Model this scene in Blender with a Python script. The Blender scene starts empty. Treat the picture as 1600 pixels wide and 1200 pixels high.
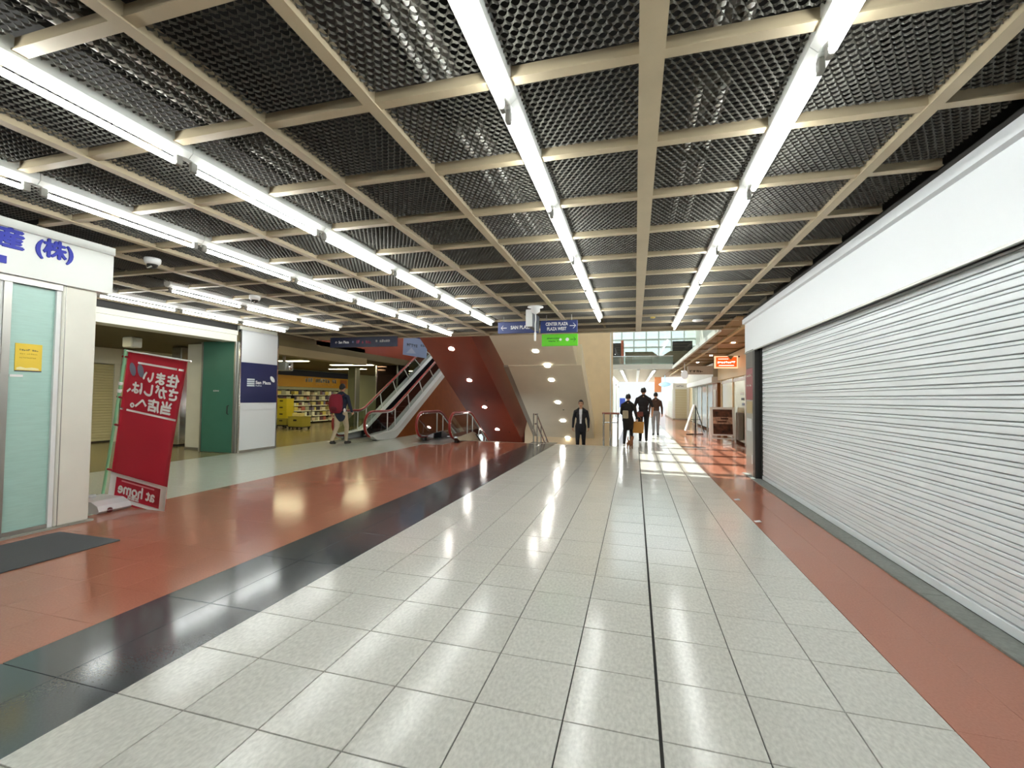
import bpy, bmesh, math, random
from mathutils import Vector, Matrix

# ------------------------------------------------------------------ camera, world, sun, exposure
sc = bpy.context.scene
COL = sc.collection
H = 1.45
YAW, PIT, ROL, FPX = 0.26952, 0.03032, 0.012, 696.08
cam_d = bpy.data.cameras.new('camera'); cam = bpy.data.objects.new('camera', cam_d); COL.objects.link(cam)
cy, sy, cp, sp, cr, sr = math.cos(YAW), math.sin(YAW), math.cos(PIT), math.sin(PIT), math.cos(ROL), math.sin(ROL)
Rv = Vector((cy, sy, 0)); Fh = Vector((-sy, cy, 0)); Zv = Vector((0, 0, 1))
Fv = Fh*cp + Zv*sp; Uv = -Fh*sp + Zv*cp
cR = Rv*cr + Uv*sr; cU = -Rv*sr + Uv*cr
m = Matrix((cR, cU, -Fv)).transposed().to_4x4(); m.translation = (0, 0, H)
cam.matrix_world = m
cam_d.sensor_fit = 'HORIZONTAL'; cam_d.sensor_width = 36.0; cam_d.lens = FPX/1600*36
cam_d.clip_start = 0.05; cam_d.clip_end = 300
sc.camera = cam

w = bpy.data.worlds.new('sky'); sc.world = w; w.use_nodes = True
bg = w.node_tree.nodes['Background']
bg.inputs['Color'].default_value = (0.90, 0.96, 1.0, 1); bg.inputs['Strength'].default_value = 1.5

SUN_DIR = Vector((0.30, -0.80, -1.0)).normalized()
sl = bpy.data.lights.new('sun', 'SUN'); sl.energy = 8.0; sl.angle = math.radians(0.6); sl.color = (1, .95, .86)
so = bpy.data.objects.new('sun', sl); COL.objects.link(so); so.location = (0, 30, 30)
so.rotation_euler = SUN_DIR.to_track_quat('-Z', 'Y').to_euler()

TUBE_L = 26.0          # radiance of the fluorescent tubes
STORE_L = 11.0          # radiance of the shop ceiling panels
vs = sc.view_settings
vs.view_transform = 'Standard'; vs.look = 'None'; vs.gamma = 1.0; vs.use_curve_mapping = False
vs.exposure = 0.68
sc.display_settings.display_device = 'sRGB'
try:
    sc.cycles.max_bounces = 8; sc.cycles.diffuse_bounces = 4; sc.cycles.glossy_bounces = 4
    sc.cycles.transparent_max_bounces = 12; sc.cycles.sample_clamp_indirect = 6.0
    sc.cycles.caustics_reflective = False; sc.cycles.caustics_refractive = False
except Exception:
    pass
rnd = random.Random(7)

# ------------------------------------------------------------------ materials
def lin(h):
    r = []
    for k in (0, 2, 4):
        c = int(h[k:k+2], 16)/255
        r.append(c/12.92 if c <= .04045 else ((c+.055)/1.055)**2.4)
    return (*r, 1)

MATS = {}
def mat(name, hexc, rough=.5, metal=0.0, spec=.5, noise=0.0, nscale=8.0, bump=0.0, bscale=40.0, rand=0.0,
        stretch=(1, 1, 1), rvar=0.0, coat=0.0):
    if name in MATS: return MATS[name]
    m = bpy.data.materials.new(name); m.use_nodes = True; nt = m.node_tree; N = nt.nodes; L = nt.links
    b = N['Principled BSDF']
    b.inputs['Base Color'].default_value = lin(hexc); b.inputs['Roughness'].default_value = rough
    b.inputs['Metallic'].default_value = metal; b.inputs['Specular IOR Level'].default_value = spec
    if coat: b.inputs['Coat Weight'].default_value = coat; b.inputs['Coat Roughness'].default_value = .08
    if noise or bump or rvar:
        g = N.new('ShaderNodeNewGeometry'); mp = N.new('ShaderNodeMapping'); mp.inputs['Scale'].default_value = stretch
        L.new(g.outputs['Position'], mp.inputs['Vector'])
    col = None
    if noise or rand:
        hsv = N.new('ShaderNodeHueSaturation'); hsv.inputs['Color'].default_value = lin(hexc)
        L.new(hsv.outputs['Color'], b.inputs['Base Color'])
        val = None
        if noise:
            n = N.new('ShaderNodeTexNoise'); n.inputs['Scale'].default_value = nscale; n.inputs['Detail'].default_value = 6
            L.new(mp.outputs['Vector'], n.inputs['Vector'])
            mr = N.new('ShaderNodeMapRange'); mr.inputs['From Min'].default_value = .3; mr.inputs['From Max'].default_value = .7
            mr.inputs['To Min'].default_value = 1-noise; mr.inputs['To Max'].default_value = 1+noise
            L.new(n.outputs['Fac'], mr.inputs['Value']); val = mr.outputs['Result']
        if rand:
            oi = N.new('ShaderNodeObjectInfo'); mr2 = N.new('ShaderNodeMapRange')
            mr2.inputs['To Min'].default_value = 1-rand; mr2.inputs['To Max'].default_value = 1+rand
            L.new(oi.outputs['Random'], mr2.inputs['Value'])
            if val:
                mm = N.new('ShaderNodeMath'); mm.operation = 'MULTIPLY'; L.new(val, mm.inputs[0]); L.new(mr2.outputs['Result'], mm.inputs[1]); val = mm.outputs[0]
            else: val = mr2.outputs['Result']
        L.new(val, hsv.inputs['Value'])
    if bump:
        n2 = N.new('ShaderNodeTexNoise'); n2.inputs['Scale'].default_value = bscale; n2.inputs['Detail'].default_value = 4
        L.new(mp.outputs['Vector'], n2.inputs['Vector'])
        bp = N.new('ShaderNodeBump'); bp.inputs['Strength'].default_value = bump; bp.inputs['Distance'].default_value = .004
        L.new(n2.outputs['Fac'], bp.inputs['Height']); L.new(bp.outputs['Normal'], b.inputs['Normal'])
    if rvar:
        n3 = N.new('ShaderNodeTexNoise'); n3.inputs['Scale'].default_value = 2.2; n3.inputs['Detail'].default_value = 3
        L.new(mp.outputs['Vector'], n3.inputs['Vector'])
        m3 = N.new('ShaderNodeMapRange'); m3.inputs['From Min'].default_value = .3; m3.inputs['From Max'].default_value = .7
        m3.inputs['To Min'].default_value = rough-rvar; m3.inputs['To Max'].default_value = rough+rvar
        L.new(n3.outputs['Fac'], m3.inputs['Value']); L.new(m3.outputs['Result'], b.inputs['Roughness'])
    MATS[name] = m
    return m

def emit(name, rgb, strength):
    if name in MATS: return MATS[name]
    m = bpy.data.materials.new(name); m.use_nodes = True; b = m.node_tree.nodes['Principled BSDF']
    b.inputs['Base Color'].default_value = (*rgb, 1)
    b.inputs['Emission Color'].default_value = (*rgb, 1); b.inputs['Emission Strength'].default_value = strength
    MATS[name] = m
    return m

def glass(name, tint, refl=.06, opac=.0, rough=.02):
    if name in MATS: return MATS[name]
    m = bpy.data.materials.new(name); m.use_nodes = True; nt = m.node_tree; N = nt.nodes; L = nt.links
    for n in list(N):
        if n.type == 'BSDF_PRINCIPLED': N.remove(n)
    out = [n for n in N if n.type == 'OUTPUT_MATERIAL'][0]
    tr = N.new('ShaderNodeBsdfTransparent'); tr.inputs['Color'].default_value = lin(tint)
    gl = N.new('ShaderNodeBsdfGlossy'); gl.inputs['Roughness'].default_value = rough
    fr = N.new('ShaderNodeFresnel'); fr.inputs['IOR'].default_value = 1.52
    ad = N.new('ShaderNodeMath'); ad.operation = 'ADD'; ad.inputs[1].default_value = refl; ad.use_clamp = True
    L.new(fr.outputs['Fac'], ad.inputs[0])
    gb_ = N.new('ShaderNodeNewGeometry'); iv = N.new('ShaderNodeMath'); iv.operation = 'SUBTRACT'; iv.inputs[0].default_value = 1.0
    L.new(gb_.outputs['Backfacing'], iv.inputs[1])
    fm = N.new('ShaderNodeMath'); fm.operation = 'MULTIPLY'; L.new(ad.outputs[0], fm.inputs[0]); L.new(iv.outputs[0], fm.inputs[1])
    mx = N.new('ShaderNodeMixShader'); L.new(fm.outputs[0], mx.inputs['Fac']); L.new(tr.outputs[0], mx.inputs[1]); L.new(gl.outputs[0], mx.inputs[2])
    last = mx
    if opac:
        df = N.new('ShaderNodeBsdfDiffuse'); df.inputs['Color'].default_value = lin(tint)
        m2 = N.new('ShaderNodeMixShader'); m2.inputs['Fac'].default_value = opac
        L.new(mx.outputs[0], m2.inputs[1]); L.new(df.outputs[0], m2.inputs[2]); last = m2
    L.new(last.outputs[0], out.inputs['Surface'])
    MATS[name] = m
    return m

# ------------------------------------------------------------------ mesh helpers
WL = {}     # world location of every object (used to turn world coordinates into local ones)
class MB:
    def __init__(s): s.v = []; s.f = []; s.sm = []
    def add(s, vs_, fs, smooth=False):
        o = len(s.v); s.v += [tuple(p) for p in vs_]; s.f += [tuple(i+o for i in f) for f in fs]; s.sm += [smooth]*len(fs)
        return s
    def box(s, x0, x1, y0, y1, z0, z1):
        v = [(x, y, z) for z in (z0, z1) for y in (y0, y1) for x in (x0, x1)]
        return s.add(v, [(0, 2, 3, 1), (4, 5, 7, 6), (0, 1, 5, 4), (2, 6, 7, 3), (0, 4, 6, 2), (1, 3, 7, 5)])
    def bbox(s, x0, x1, y0, y1, z0, z1, b=.01):
        # box with chamfered vertical and horizontal edges
        bm = bmesh.new()
        v = [bm.verts.new((x, y, z)) for z in (z0, z1) for y in (y0, y1) for x in (x0, x1)]
        for f in [(0, 2, 3, 1), (4, 5, 7, 6), (0, 1, 5, 4), (2, 6, 7, 3), (0, 4, 6, 2), (1, 3, 7, 5)]: bm.faces.new([v[i] for i in f])
        bmesh.ops.bevel(bm, geom=list(bm.edges), offset=b, segments=1, affect='EDGES', profile=.5)
        return s.bm(bm)
    def bm(s, bm, smooth=False):
        bm.verts.index_update()
        s.add([v.co[:] for v in bm.verts], [[v.index for v in f.verts] for f in bm.faces], smooth); bm.free()
        return s
    def prism(s, pts, d0, d1, axis='x', smooth=False):
        # pts: 2D outline; axis x -> (y,z), y -> (x,z), z -> (x,y)
        def P(a, b, d): return {'x': (d, a, b), 'y': (a, d, b), 'z': (a, b, d)}[axis]
        n = len(pts)
        v = [P(a, b, d0) for a, b in pts]+[P(a, b, d1) for a, b in pts]
        bm = bmesh.new(); bv = [bm.verts.new(p) for p in v]
        bm.faces.new(bv[:n][::-1]); bm.faces.new(bv[n:])
        for i in range(n): bm.faces.new((bv[i], bv[(i+1) % n], bv[n+(i+1) % n], bv[n+i]))
        bmesh.ops.recalc_face_normals(bm, faces=bm.faces); bmesh.ops.triangulate(bm, faces=[f for f in bm.faces if len(f.verts) > 4])
        return s.bm(bm, smooth)
    def tube(s, path, r, n=10, caps=True, closed=False, rx=None):
        # sweep of a circle (or ellipse rx,r) along a 3D path
        P = [Vector(p) for p in path]; k = len(P); rings = []
        up = None
        for i, p in enumerate(P):
            t = (P[min(i+1, k-1)]-P[max(i-1, 0)]).normalized()
            if up is None: up = Vector((0, 0, 1)) if abs(t.z) < .9 else Vector((0, 1, 0)); 
            a = t.cross(up)
            if a.length < 1e-5: a = t.orthogonal()
            a.normalize(); b = a.cross(t).normalized(); up = b
            rr = r[i] if isinstance(r, (list, tuple)) else r
            rings.append([p + a*math.cos(2*math.pi*j/n)*(rx or rr) + b*math.sin(2*math.pi*j/n)*rr for j in range(n)])
        v = [q for g in rings for q in g]
        f = [(i*n+j, i*n+(j+1) % n, (i+1)*n+(j+1) % n, (i+1)*n+j) for i in range(k-1) for j in range(n)]
        s.add(v, f, True)
        if caps: s.add(rings[0], [tuple(range(n))[::-1]]); s.add(rings[-1], [tuple(range(n))])
        return s
    def ribbon(s, a, b, th):
        # two matching 2D (y,z) point lists joined into a plate between x=th[0] and x=th[1]
        n = len(a); x0, x1 = th
        v = [(x0, *p) for p in a]+[(x0, *p) for p in b]+[(x1, *p) for p in a]+[(x1, *p) for p in b]
        f = []
        for i in range(n-1):
            f += [(i, i+1, n+i+1, n+i), (2*n+i, 3*n+i, 3*n+i+1, 2*n+i+1), (i, 2*n+i, 2*n+i+1, i+1), (n+i, n+i+1, 3*n+i+1, 3*n+i)]
        f += [(0, n, 3*n, 2*n), (n-1, 3*n-1, 4*n-1, 2*n-1)]
        return s.add(v, f)
    def ellipsoid(s, c, r, n=14, k=8, rot=None):
        v = []; f = []
        for i in range(k+1):
            ph = math.pi*i/k
            for j in range(n):
                th = 2*math.pi*j/n
                q = Vector((r[0]*math.sin(ph)*math.cos(th), r[1]*math.sin(ph)*math.sin(th), r[2]*math.cos(ph)))
                if rot: q = rot @ q
                v.append(Vector(c)+q)
        for i in range(k):
            for j in range(n): f.append((i*n+j, (i+1)*n+j, (i+1)*n+(j+1) % n, i*n+(j+1) % n))
        return s.add(v, f, True)
    def lathe(s, prof, c, n=20, axis='z'):
        v = []; k = len(prof)
        for (r, h) in prof:
            for j in range(n):
                t = 2*math.pi*j/n
                p = (r*math.cos(t), r*math.sin(t), h) if axis == 'z' else ((r*math.cos(t), h, r*math.sin(t)) if axis == 'y' else (h, r*math.cos(t), r*math.sin(t)))
                v.append((c[0]+p[0], c[1]+p[1], c[2]+p[2]))
        f = [(i*n+j, i*n+(j+1) % n, (i+1)*n+(j+1) % n, (i+1)*n+j) for i in range(k-1) for j in range(n)]
        return s.add(v, f, True)
    def disc(s, c, r, nrm, n=20, ry=None):
        nv = Vector(nrm).normalized(); a = nv.orthogonal().normalized(); b = nv.cross(a)
        return s.add([Vector(c)+a*r*math.cos(2*math.pi*j/n)+b*(ry or r)*math.sin(2*math.pi*j/n) for j in range(n)], [tuple(range(n))])
    def mesh(s, name):
        me = bpy.data.meshes.new(name); me.from_pydata(s.v, [], s.f)
        if any(s.sm): me.polygons.foreach_set('use_smooth', s.sm)
        me.update(); return me
    def build(s, name, material, parent=None, local=False):
        if parent is not None and not local:
            l = WL[parent]; s.v = [(x-l[0], y-l[1], z-l[2]) for x, y, z in s.v]
        return link(name, s.mesh(name), material, parent)

def link(name, me, material=None, parent=None, loc=(0, 0, 0)):
    o = bpy.data.objects.new(name, me); COL.objects.link(o)
    if material is not None and not me.materials: me.materials.append(material)
    o.location = loc
    if parent is not None:
        o.parent = parent; l = WL[parent]; WL[o] = tuple(l[i]+loc[i] for i in range(3))
    else: WL[o] = tuple(loc)
    return o
def B(name, x0, x1, y0, y1, z0, z1, material, parent=None, bev=0, local=False):
    mb = MB()
    if bev: mb.bbox(x0, x1, y0, y1, z0, z1, bev)
    else: mb.box(x0, x1, y0, y1, z0, z1)
    return mb.build(name, material, parent, local)
def thing(name, label, cat, loc=(0, 0, 0), rotz=0, group=None):
    o = bpy.data.objects.new(name, None); COL.objects.link(o); o.empty_display_size = .1
    o.location = loc; o.rotation_euler = (0, 0, rotz); WL[o] = tuple(loc)
    return tag(o, label, cat, group)
def tag(o, label, cat, group=None):
    o['label'] = label; o['category'] = cat
    if group: o['group'] = group
    return o
def struct(o, label=None):
    o['kind'] = 'structure'
    if label: o['label'] = label
    return o
def stuff(o, label=None, cat=None):
    o['kind'] = 'stuff'
    if label: o['label'] = label
    if cat: o['category'] = cat
    return o
def frame_pts(mb, origin, xd, ud):
    # turns local (x right, y up, z out) verts into world ones
    X = Vector(xd).normalized(); U = Vector(ud).normalized(); Nn = X.cross(U); O = Vector(origin)
    mb.v = [tuple(O + X*x + U*y + Nn*z) for x, y, z in mb.v]
    return mb
def text_mb(s, size, extrude=.004, align='CENTER', offset=0.0, width=None):
    cu = bpy.data.curves.new('t', 'FONT'); cu.body = s; cu.size = size; cu.extrude = extrude
    cu.align_x = align; cu.align_y = 'CENTER'; cu.offset = offset; cu.resolution_u = 3
    o = bpy.data.objects.new('t', cu); COL.objects.link(o)
    dg = bpy.context.evaluated_depsgraph_get(); me = bpy.data.meshes.new_from_object(o.evaluated_get(dg))
    mb = MB(); mb.add([v.co[:] for v in me.vertices], [tuple(p.vertices) for p in me.polygons])
    bpy.data.objects.remove(o); bpy.data.curves.remove(cu); bpy.data.meshes.remove(me)
    if width and mb.v:
        xs = [p[0] for p in mb.v]; w0 = max(xs)-min(xs); k = width/max(w0, 1e-6); c = (max(xs)+min(xs))/2
        mb.v = [((x-c)*k, y, z) for x, y, z in mb.v]
    return mb
def bolder(mb, d):
    v0, f0 = list(mb.v), list(mb.f); n = len(v0)
    for k, (a, b) in enumerate(((d, 0), (-d, 0), (0, d), (0, -d))):
        mb.v += [(x+a, y+b, z+.0002*(k+1)) for x, y, z in v0]; mb.f += [tuple(i+n*(k+1) for i in f) for f in f0]
    mb.sm = [False]*len(mb.f)
    return mb
def text(name, s, size, material, parent, origin, xd, ud=(0, 0, 1), extrude=.003, offset=0.0, width=None, mirror=False, bold=0):
    mb = text_mb(s, size, extrude, offset=offset, width=width)
    if bold: bolder(mb, bold)
    if mirror: mb.v = [(-x, y, z) for x, y, z in mb.v]; mb.f = [f[::-1] for f in mb.f]
    return frame_pts(mb, origin, xd, ud).build(name, material, parent)
def scrawl(name, wd, ht, n, material, parent, origin, xd, ud=(0, 0, 1), seed=1, th=.004, dense=3):
    # a line of lettering too blurred to read: broken strokes only
    r = random.Random(seed); mb = MB(); cw = wd/n
    for i in range(n):
        x = -wd/2+i*cw
        if r.random() < .10: continue
        for _ in range(dense):
            if r.random() < .5:
                a = x+r.uniform(0, cw*.55); mb.box(a, a+cw*.22, -ht*.5, ht*r.uniform(.1, .5), 0, th)
            else:
                b = r.uniform(-.5, .3)*ht; mb.box(x+cw*.05, x+cw*.88, b, b+ht*.24, 0, th)
    return frame_pts(mb, origin, xd, ud).build(name, material, parent)
def arrow(name, ln, ht, material, parent, origin, xd, ud=(0, 0, 1), right=True, th=.004):
    t = ht*.13; s = 1 if right else -1; mb = MB()
    mb.prism([(-ln/2, -t/2), (ln/2-t*.3, -t/2), (ln/2-t*.3, t/2), (-ln/2, t/2)], 0, th, 'z')
    for q in (1, -1):
        mb.prism([(ln/2, 0), (ln/2-t*.9, 0), (ln/2-ht*.5-t*.6, q*ht*.5), (ln/2-ht*.5+t*.3, q*ht*.5)], 0, th, 'z')
    if not right: mb.v = [(-x, y, z) for x, y, z in mb.v]; mb.f = [f[::-1] for f in mb.f]
    return frame_pts(mb, origin, xd, ud).build(name, material, parent)
ORD = ['first', 'second', 'third', 'fourth', 'fifth', 'sixth', 'seventh', 'eighth', 'ninth', 'tenth', 'eleventh', 'twelfth']

# shared materials
m_white_tile = mat('tile_white', 'CDCCC4', .15, noise=.13, nscale=60, rand=.025, bump=.05, bscale=110, stretch=(1, .55, 1))
m_black_tile = mat('tile_black', '3E4346', .13, noise=.08, nscale=90, rand=.05, spec=.7)
m_red_tile = mat('tile_terracotta', 'A66A55', .14, noise=.07, nscale=80, rand=.02, spec=.6)
m_grey_tile = mat('tile_grey_green', 'CACDBE', .10, noise=.06, nscale=30, spec=.6)
m_grout = mat('grout', '262522', .8)
m_beam = mat('ceiling_beam_paint', 'B2A488', .5, noise=.05, nscale=5)
m_wire = mat('expanded_metal', '56544D', .5)
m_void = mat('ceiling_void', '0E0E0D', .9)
m_white = mat('white_paint', 'E8EAE9', .45)
m_fascia = mat('fascia_white', 'DFE3E6', .4)
m_cream = mat('cream_paint', 'E2E2D6', .5, noise=.03, nscale=3)
m_chrome = mat('stainless', 'C9CBCB', .18, metal=1.0)
m_brushed = mat('brushed_steel', 'A6A49E', .32, metal=.9)
m_dark = mat('dark_metal', '2B2927', .45, metal=.3)
m_black = mat('black_plastic', '151515', .5)
m_navy = mat('navy_panel', '16204E', .35)
m_redp = mat('banner_red', 'B5122E', .7)
m_wletter = mat('white_letters', 'F2F2F0', .5)
m_tube = emit('tube_light', (.97, 1.0, .98), TUBE_L)
m_glass = glass('clear_glass', 'F8FBFA', .06)
m_dglass = glass('balustrade_glass', 'DCE2E0', .05)
m_panel = emit('shop_light_panel', (1.0, .90, .54), STORE_L)
m_down = emit('downlight', (1.0, .97, .90), 48.0)
m_brown = mat('red_brown_steel', '8C3E2A', .36, noise=.06, nscale=3)
m_beige = mat('beige_soffit', 'E2D8C2', .6, noise=.03, nscale=2)
m_tan = mat('tan_wall', 'E6CFA8', .6, noise=.04, nscale=3)

# ------------------------------------------------------------------ floor
TX, TY, X0, Y0 = .4203, .4267, .1113, 2.041
CEIL = 3.15
fb = MB().box(-18, 5, -6, 13.8, -.3, -.012).box(-18, -7.05, 13.8, 48, -.3, -.012).box(-.55, 5, 13.8, 48, -.3, -.012)
floor = struct(fb.build('floor', m_grout), 'polished tile floor in white, black, terracotta and grey-green bands')
def tile_mesh(name, wx, wy, gap, material, bev=.0015, gl=None, gr=None):
    mb = MB(); mb.bbox((gl or gap)/2, wx-(gr or gap)/2, gap/2, wy-gap/2, -.012, 0, bev); me = mb.mesh(name); me.materials.append(material); return me
def lay(name, me, x, y): return link(name, me, None, floor, (x, y, 0))
me_w = tile_mesh('white_tile', TX, TY, .0058, m_white_tile); me_w2 = tile_mesh('white_tile', TX, TY, .0058, m_white_tile, gr=.015); me_w3 = tile_mesh('white_tile', TX, TY, .0058, m_white_tile, gl=.015)
me_b = tile_mesh('black_tile', TX, TY*2, .003, m_black_tile); me_r = tile_mesh('terracotta_tile', TX, TY, .0014, m_red_tile, .0005)
me_r2 = tile_mesh('terracotta_tile', (2.07-1.3722)/2, TY*2, .0014, m_red_tile, .0005)
J0, J1 = -3, 28
for j in range(J0, J1):
    y = Y0+j*TY
    for i in range(-6, 3): lay('white_tile', {-1: me_w2, 0: me_w3}.get(i, me_w), X0+i*TX, y)
    for i in range(7): lay('terracotta_tile', me_r, X0+(-8-1-i)*TX, y)
    if (j-J0) % 2 == 0:
        for i in (-8, -7): lay('black_tile', me_b, X0+i*TX, y)
        for i in range(2): lay('terracotta_tile', me_r2, X0+3*TX+i*(2.07-1.3722)/2, y)
def field(name, x0, x1, y0, y1, wx, wy, gap, material, label=None):
    mb = MB(); x = x0
    while x < x1-1e-4:
        y = y0
        while y < y1-1e-4:
            mb.box(x+gap/2, min(x+wx, x1)-gap/2, y+gap/2, min(y+wy, y1)-gap/2, -.012, 0); y += wy
        x += wx
    return stuff(mb.build(name, material, floor))
YA, YB = Y0+J0*TY, Y0+J1*TY
XW0, XW1, XK, XR = X0-6*TX, X0+3*TX, X0-8*TX, X0-15*TX
field('white_tile_field', XW0, XW1, YA-TY*15, YA, TX, TY, .0048, m_white_tile)
field('white_tile_field', -.55, XW1, YB+.013, 48, TX, TY*2, .0048, m_white_tile)
field('black_tile_field', XK, XW0, YA-TY*15, YA, TX, TY*2, .003, m_black_tile)
field('terracotta_field', XR, XK, YA-TY*15, YA, TX, TY, .0014, m_red_tile)
field('terracotta_field', XW1, 2.07, YA-TY*15, YA, .35, TY*2, .0014, m_red_tile)
field('terracotta_field', 2.07, 3.6, 9.85, 48, .4, .8, .0014, m_red_tile)
field('terracotta_field', XW1, 2.07, Y0+30*TY-.0, 48, .35, .8, .0014, m_red_tile)
field('grey_tile_field', -9.5, XR, -4, YB, TX, TY, .0016, m_grey_tile)
field('grey_tile_field', -9.5, -7.05, YB+.013, 25, TX, TY*2, .0016, m_grey_tile)
m_store_floor = mat('shop_floor_vinyl', '8D8058', .22, noise=.06, nscale=6)
field('shop_floor_field', -18, -9.5, 3.7, 30, .9, .9, .001, m_store_floor)
m_nosing = mat('stone_nosing', 'B4A898', .4)
struct(B('trim_1', -7.05, -.55, YB-.0, 13.86, -.20, .002, m_nosing), 'pale stone nosing along the top edge of the stairwell')

# ------------------------------------------------------------------ main ceiling
S, SYc, GX0, GY0 = .7867, .811, .0751, 2.2646
gx = lambda i: GX0+i*S
gy = lambda j: GY0+j*SYc
JC0, JC1 = -3, 12               # cross beams from behind the camera to the ceiling edge
YE = 11.62
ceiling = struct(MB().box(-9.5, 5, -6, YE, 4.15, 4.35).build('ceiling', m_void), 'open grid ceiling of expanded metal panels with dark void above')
FIX = {1: (-4, 6), -1: (-4, 5), -4: (-3, 5), -6: (-2, 6), -9: (2, 5), -11: (2, 5)}
# expanded metal panel (shared mesh), strands run across the corridor
def panel_mesh(wx, wy):
    mb = MB(); P4 = .0080; Sd = .0400; nx = int(wx/P4); ny = int(wy/Sd); ox = (wx-nx*P4)/2
    wave = (1.0, .7, -.7, -1.0, -.7, .7)
    for j in range(ny):
        v = []
        for i in range(nx+1):
            k = (i+(3 if j % 2 else 0)) % 6
            y = min(max((j+.5)*Sd+.15*Sd*wave[k], .016), wy-.018); x = ox+i*P4
            lo, hi = wave[k] < -.9, wave[k] > .9
            v.append((x, y-.0022-(.24*Sd if lo else 0), .012 if not lo else .016)); v.append((x, y+.0022+(.24*Sd if hi else 0), .000 if not hi else .010))
        mb.add(v, [(2*i, 2*i+1, 2*i+3, 2*i+2) for i in range(nx)])
    me = mb.mesh('mesh_panel'); me.materials.append(m_wire); return me
BW = .052
pm = panel_mesh(S-BW, SYc-BW); pm_edge = panel_mesh(2.13-gx(2)-BW, SYc-BW)
ZP = CEIL+.035
def in_shop(x, y): return x < -6.0 and y < 2.9
for i in range(-12, 3):
    for j in range(JC0, JC1-1):
        if in_shop(gx(i+1), gy(j)): continue
        if i < -4 and gy(j+1) < 1.0: continue
        link('mesh_panel', pm if i < 2 else pm_edge, None, ceiling, (gx(i)+BW/2, gy(j)+BW/2, ZP))
def lbeam(i):
    x = gx(i); wd = .10 if i == 0 else .05
    y0 = -4 if i > -8 else 3.75
    mb = MB().box(x-wd/2, x+wd/2, y0, YE-.1, CEIL+.004, CEIL+.085)
    mb.box(x-wd/2-.012, x+wd/2+.012, y0, YE-.1, CEIL-.006, CEIL+.004)
    mb.build('ceiling_beam', m_beam, ceiling)
for i in range(-12, 3):
    if i not in FIX: lbeam(i)
def seg_rows(): 
    for j in range(JC0, JC1):
        y = gy(j)
        mb = MB(); a = -9.45 if y > 3.75 else -5.9
        mb.box(a, 2.13, y-.020, y+.020, CEIL+.012, CEIL+.075).box(a, 2.13, y-.032, y+.032, CEIL+.003, CEIL+.012)
        mb.build('cross_beam', m_beam, ceiling)
seg_rows()
B('ceiling_edge', -9.5, 5, YE-.1, YE, CEIL-.01, 4.15, m_beam, ceiling)

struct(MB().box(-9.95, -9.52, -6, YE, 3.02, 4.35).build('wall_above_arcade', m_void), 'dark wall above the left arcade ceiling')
# fluorescent battens
m_batten = mat('batten_white', 'E9ECE8', .35)
m_sock = mat('lamp_socket', '8F8E88', .5)
PITCH, TL, TS = 1.405, 1.235, 2.46
rowname = {1: 'row nearest the roller shutter', -1: 'row left of the central beam',
           -4: 'row over the black band', -6: 'row over the terracotta band',
           -9: 'short row over the grey-green band', -11: 'short row beside the header beam'}
z_t = 3.055
bm_body = MB().prism([(-.065, CEIL+.08), (-.065, CEIL-.012), (-.03, CEIL-.045), (.03, CEIL-.045), (.065, CEIL-.012), (.065, CEIL+.08)], 0, PITCH-.004, 'y')
me_body = bm_body.mesh('body'); me_body.materials.append(m_batten)
me_tube = MB().tube([(0, .085, 0), (0, .085+TL, 0)], .0185, 12).mesh('tube'); me_tube.materials.append(m_tube)
me_sock = MB().bbox(-.014, .014, -.024, .024, -.019, .050, .004).mesh('lamp_socket'); me_sock.materials.append(m_sock)
for i, (k0, k1) in FIX.items():
    n = k1-k0
    for k in range(k0, k1):
        q = k1-1-k
        where = 'farthest' if q == 0 else ORD[q]+' from the far end'
        t = thing('fluorescent_batten', f'lit fluorescent batten, {where}, {rowname[i]}', 'ceiling light', (gx(i), TS-.085+k*PITCH, 0), 0, 'fluorescent battens in the ceiling grid')
        link('body', me_body, None, t); link('tube', me_tube, None, t, (0, 0, z_t))
        for yy in (.055, .085+TL+.03): link('lamp_socket', me_sock, None, t, (0, yy, z_t))
# switched-off twin fixtures seen through the mesh
m_refl = mat('fixture_reflector', '4E4A42', .5)
m_offtube = mat('unlit_tube', 'F0F0EA', .25)
for (x, y, ln, lab) in [(-1.10, .95, 1.45, 'nearest one left of the central light row'), (-1.13, 2.82, .82, 'second one left of the central light row'),
                        (-1.13, 3.72, 1.2, 'third one left of the central light row'), (.45, 1.2, 1.28, 'nearest one right of the wide central beam'),
                        (.43, 2.76, .72, 'second one right of the wide central beam'), (.43, 3.62, 1.2, 'third one right of the wide central beam'), (-2.72, 1.3, 1.2, 'nearest beside the row over the black band'),
                        (-2.72, 2.62, 1.2, 'second beside the row over the black band')]:
    t = thing('recessed_fixture', 'unlit twin-tube fixture behind the ceiling mesh, '+lab, 'ceiling light', (x, y, 3.25))
    mb = MB(); mb.prism([(-.10, .12), (-.10, .05), (-.085, .05), (-.055, .09), (0, .06), (.055, .09), (.085, .05), (.10, .05), (.10, .12)], 0, ln, 'y')
    mb.build('reflector', m_refl, t, True)
    for s in (-.065, .065): MB().tube([(s, .03, .045), (s, ln-.03, .045)], .019, 8).build('unlit_tube', m_offtube, t, True)
# void ducts
for (x, w_) in ((-1.9, .35), (1.2, .3), (-4.0, .4)):
    tag(MB().box(x, x+w_, -3, YE-.3, 3.75, 4.0).build('air_duct', m_dark), 'dark air duct running in the ceiling void'+{-1.9: ' left of centre', 1.2: ' by the shutter side', -4.0: ' above the terracotta band'}[x], 'duct')

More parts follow.
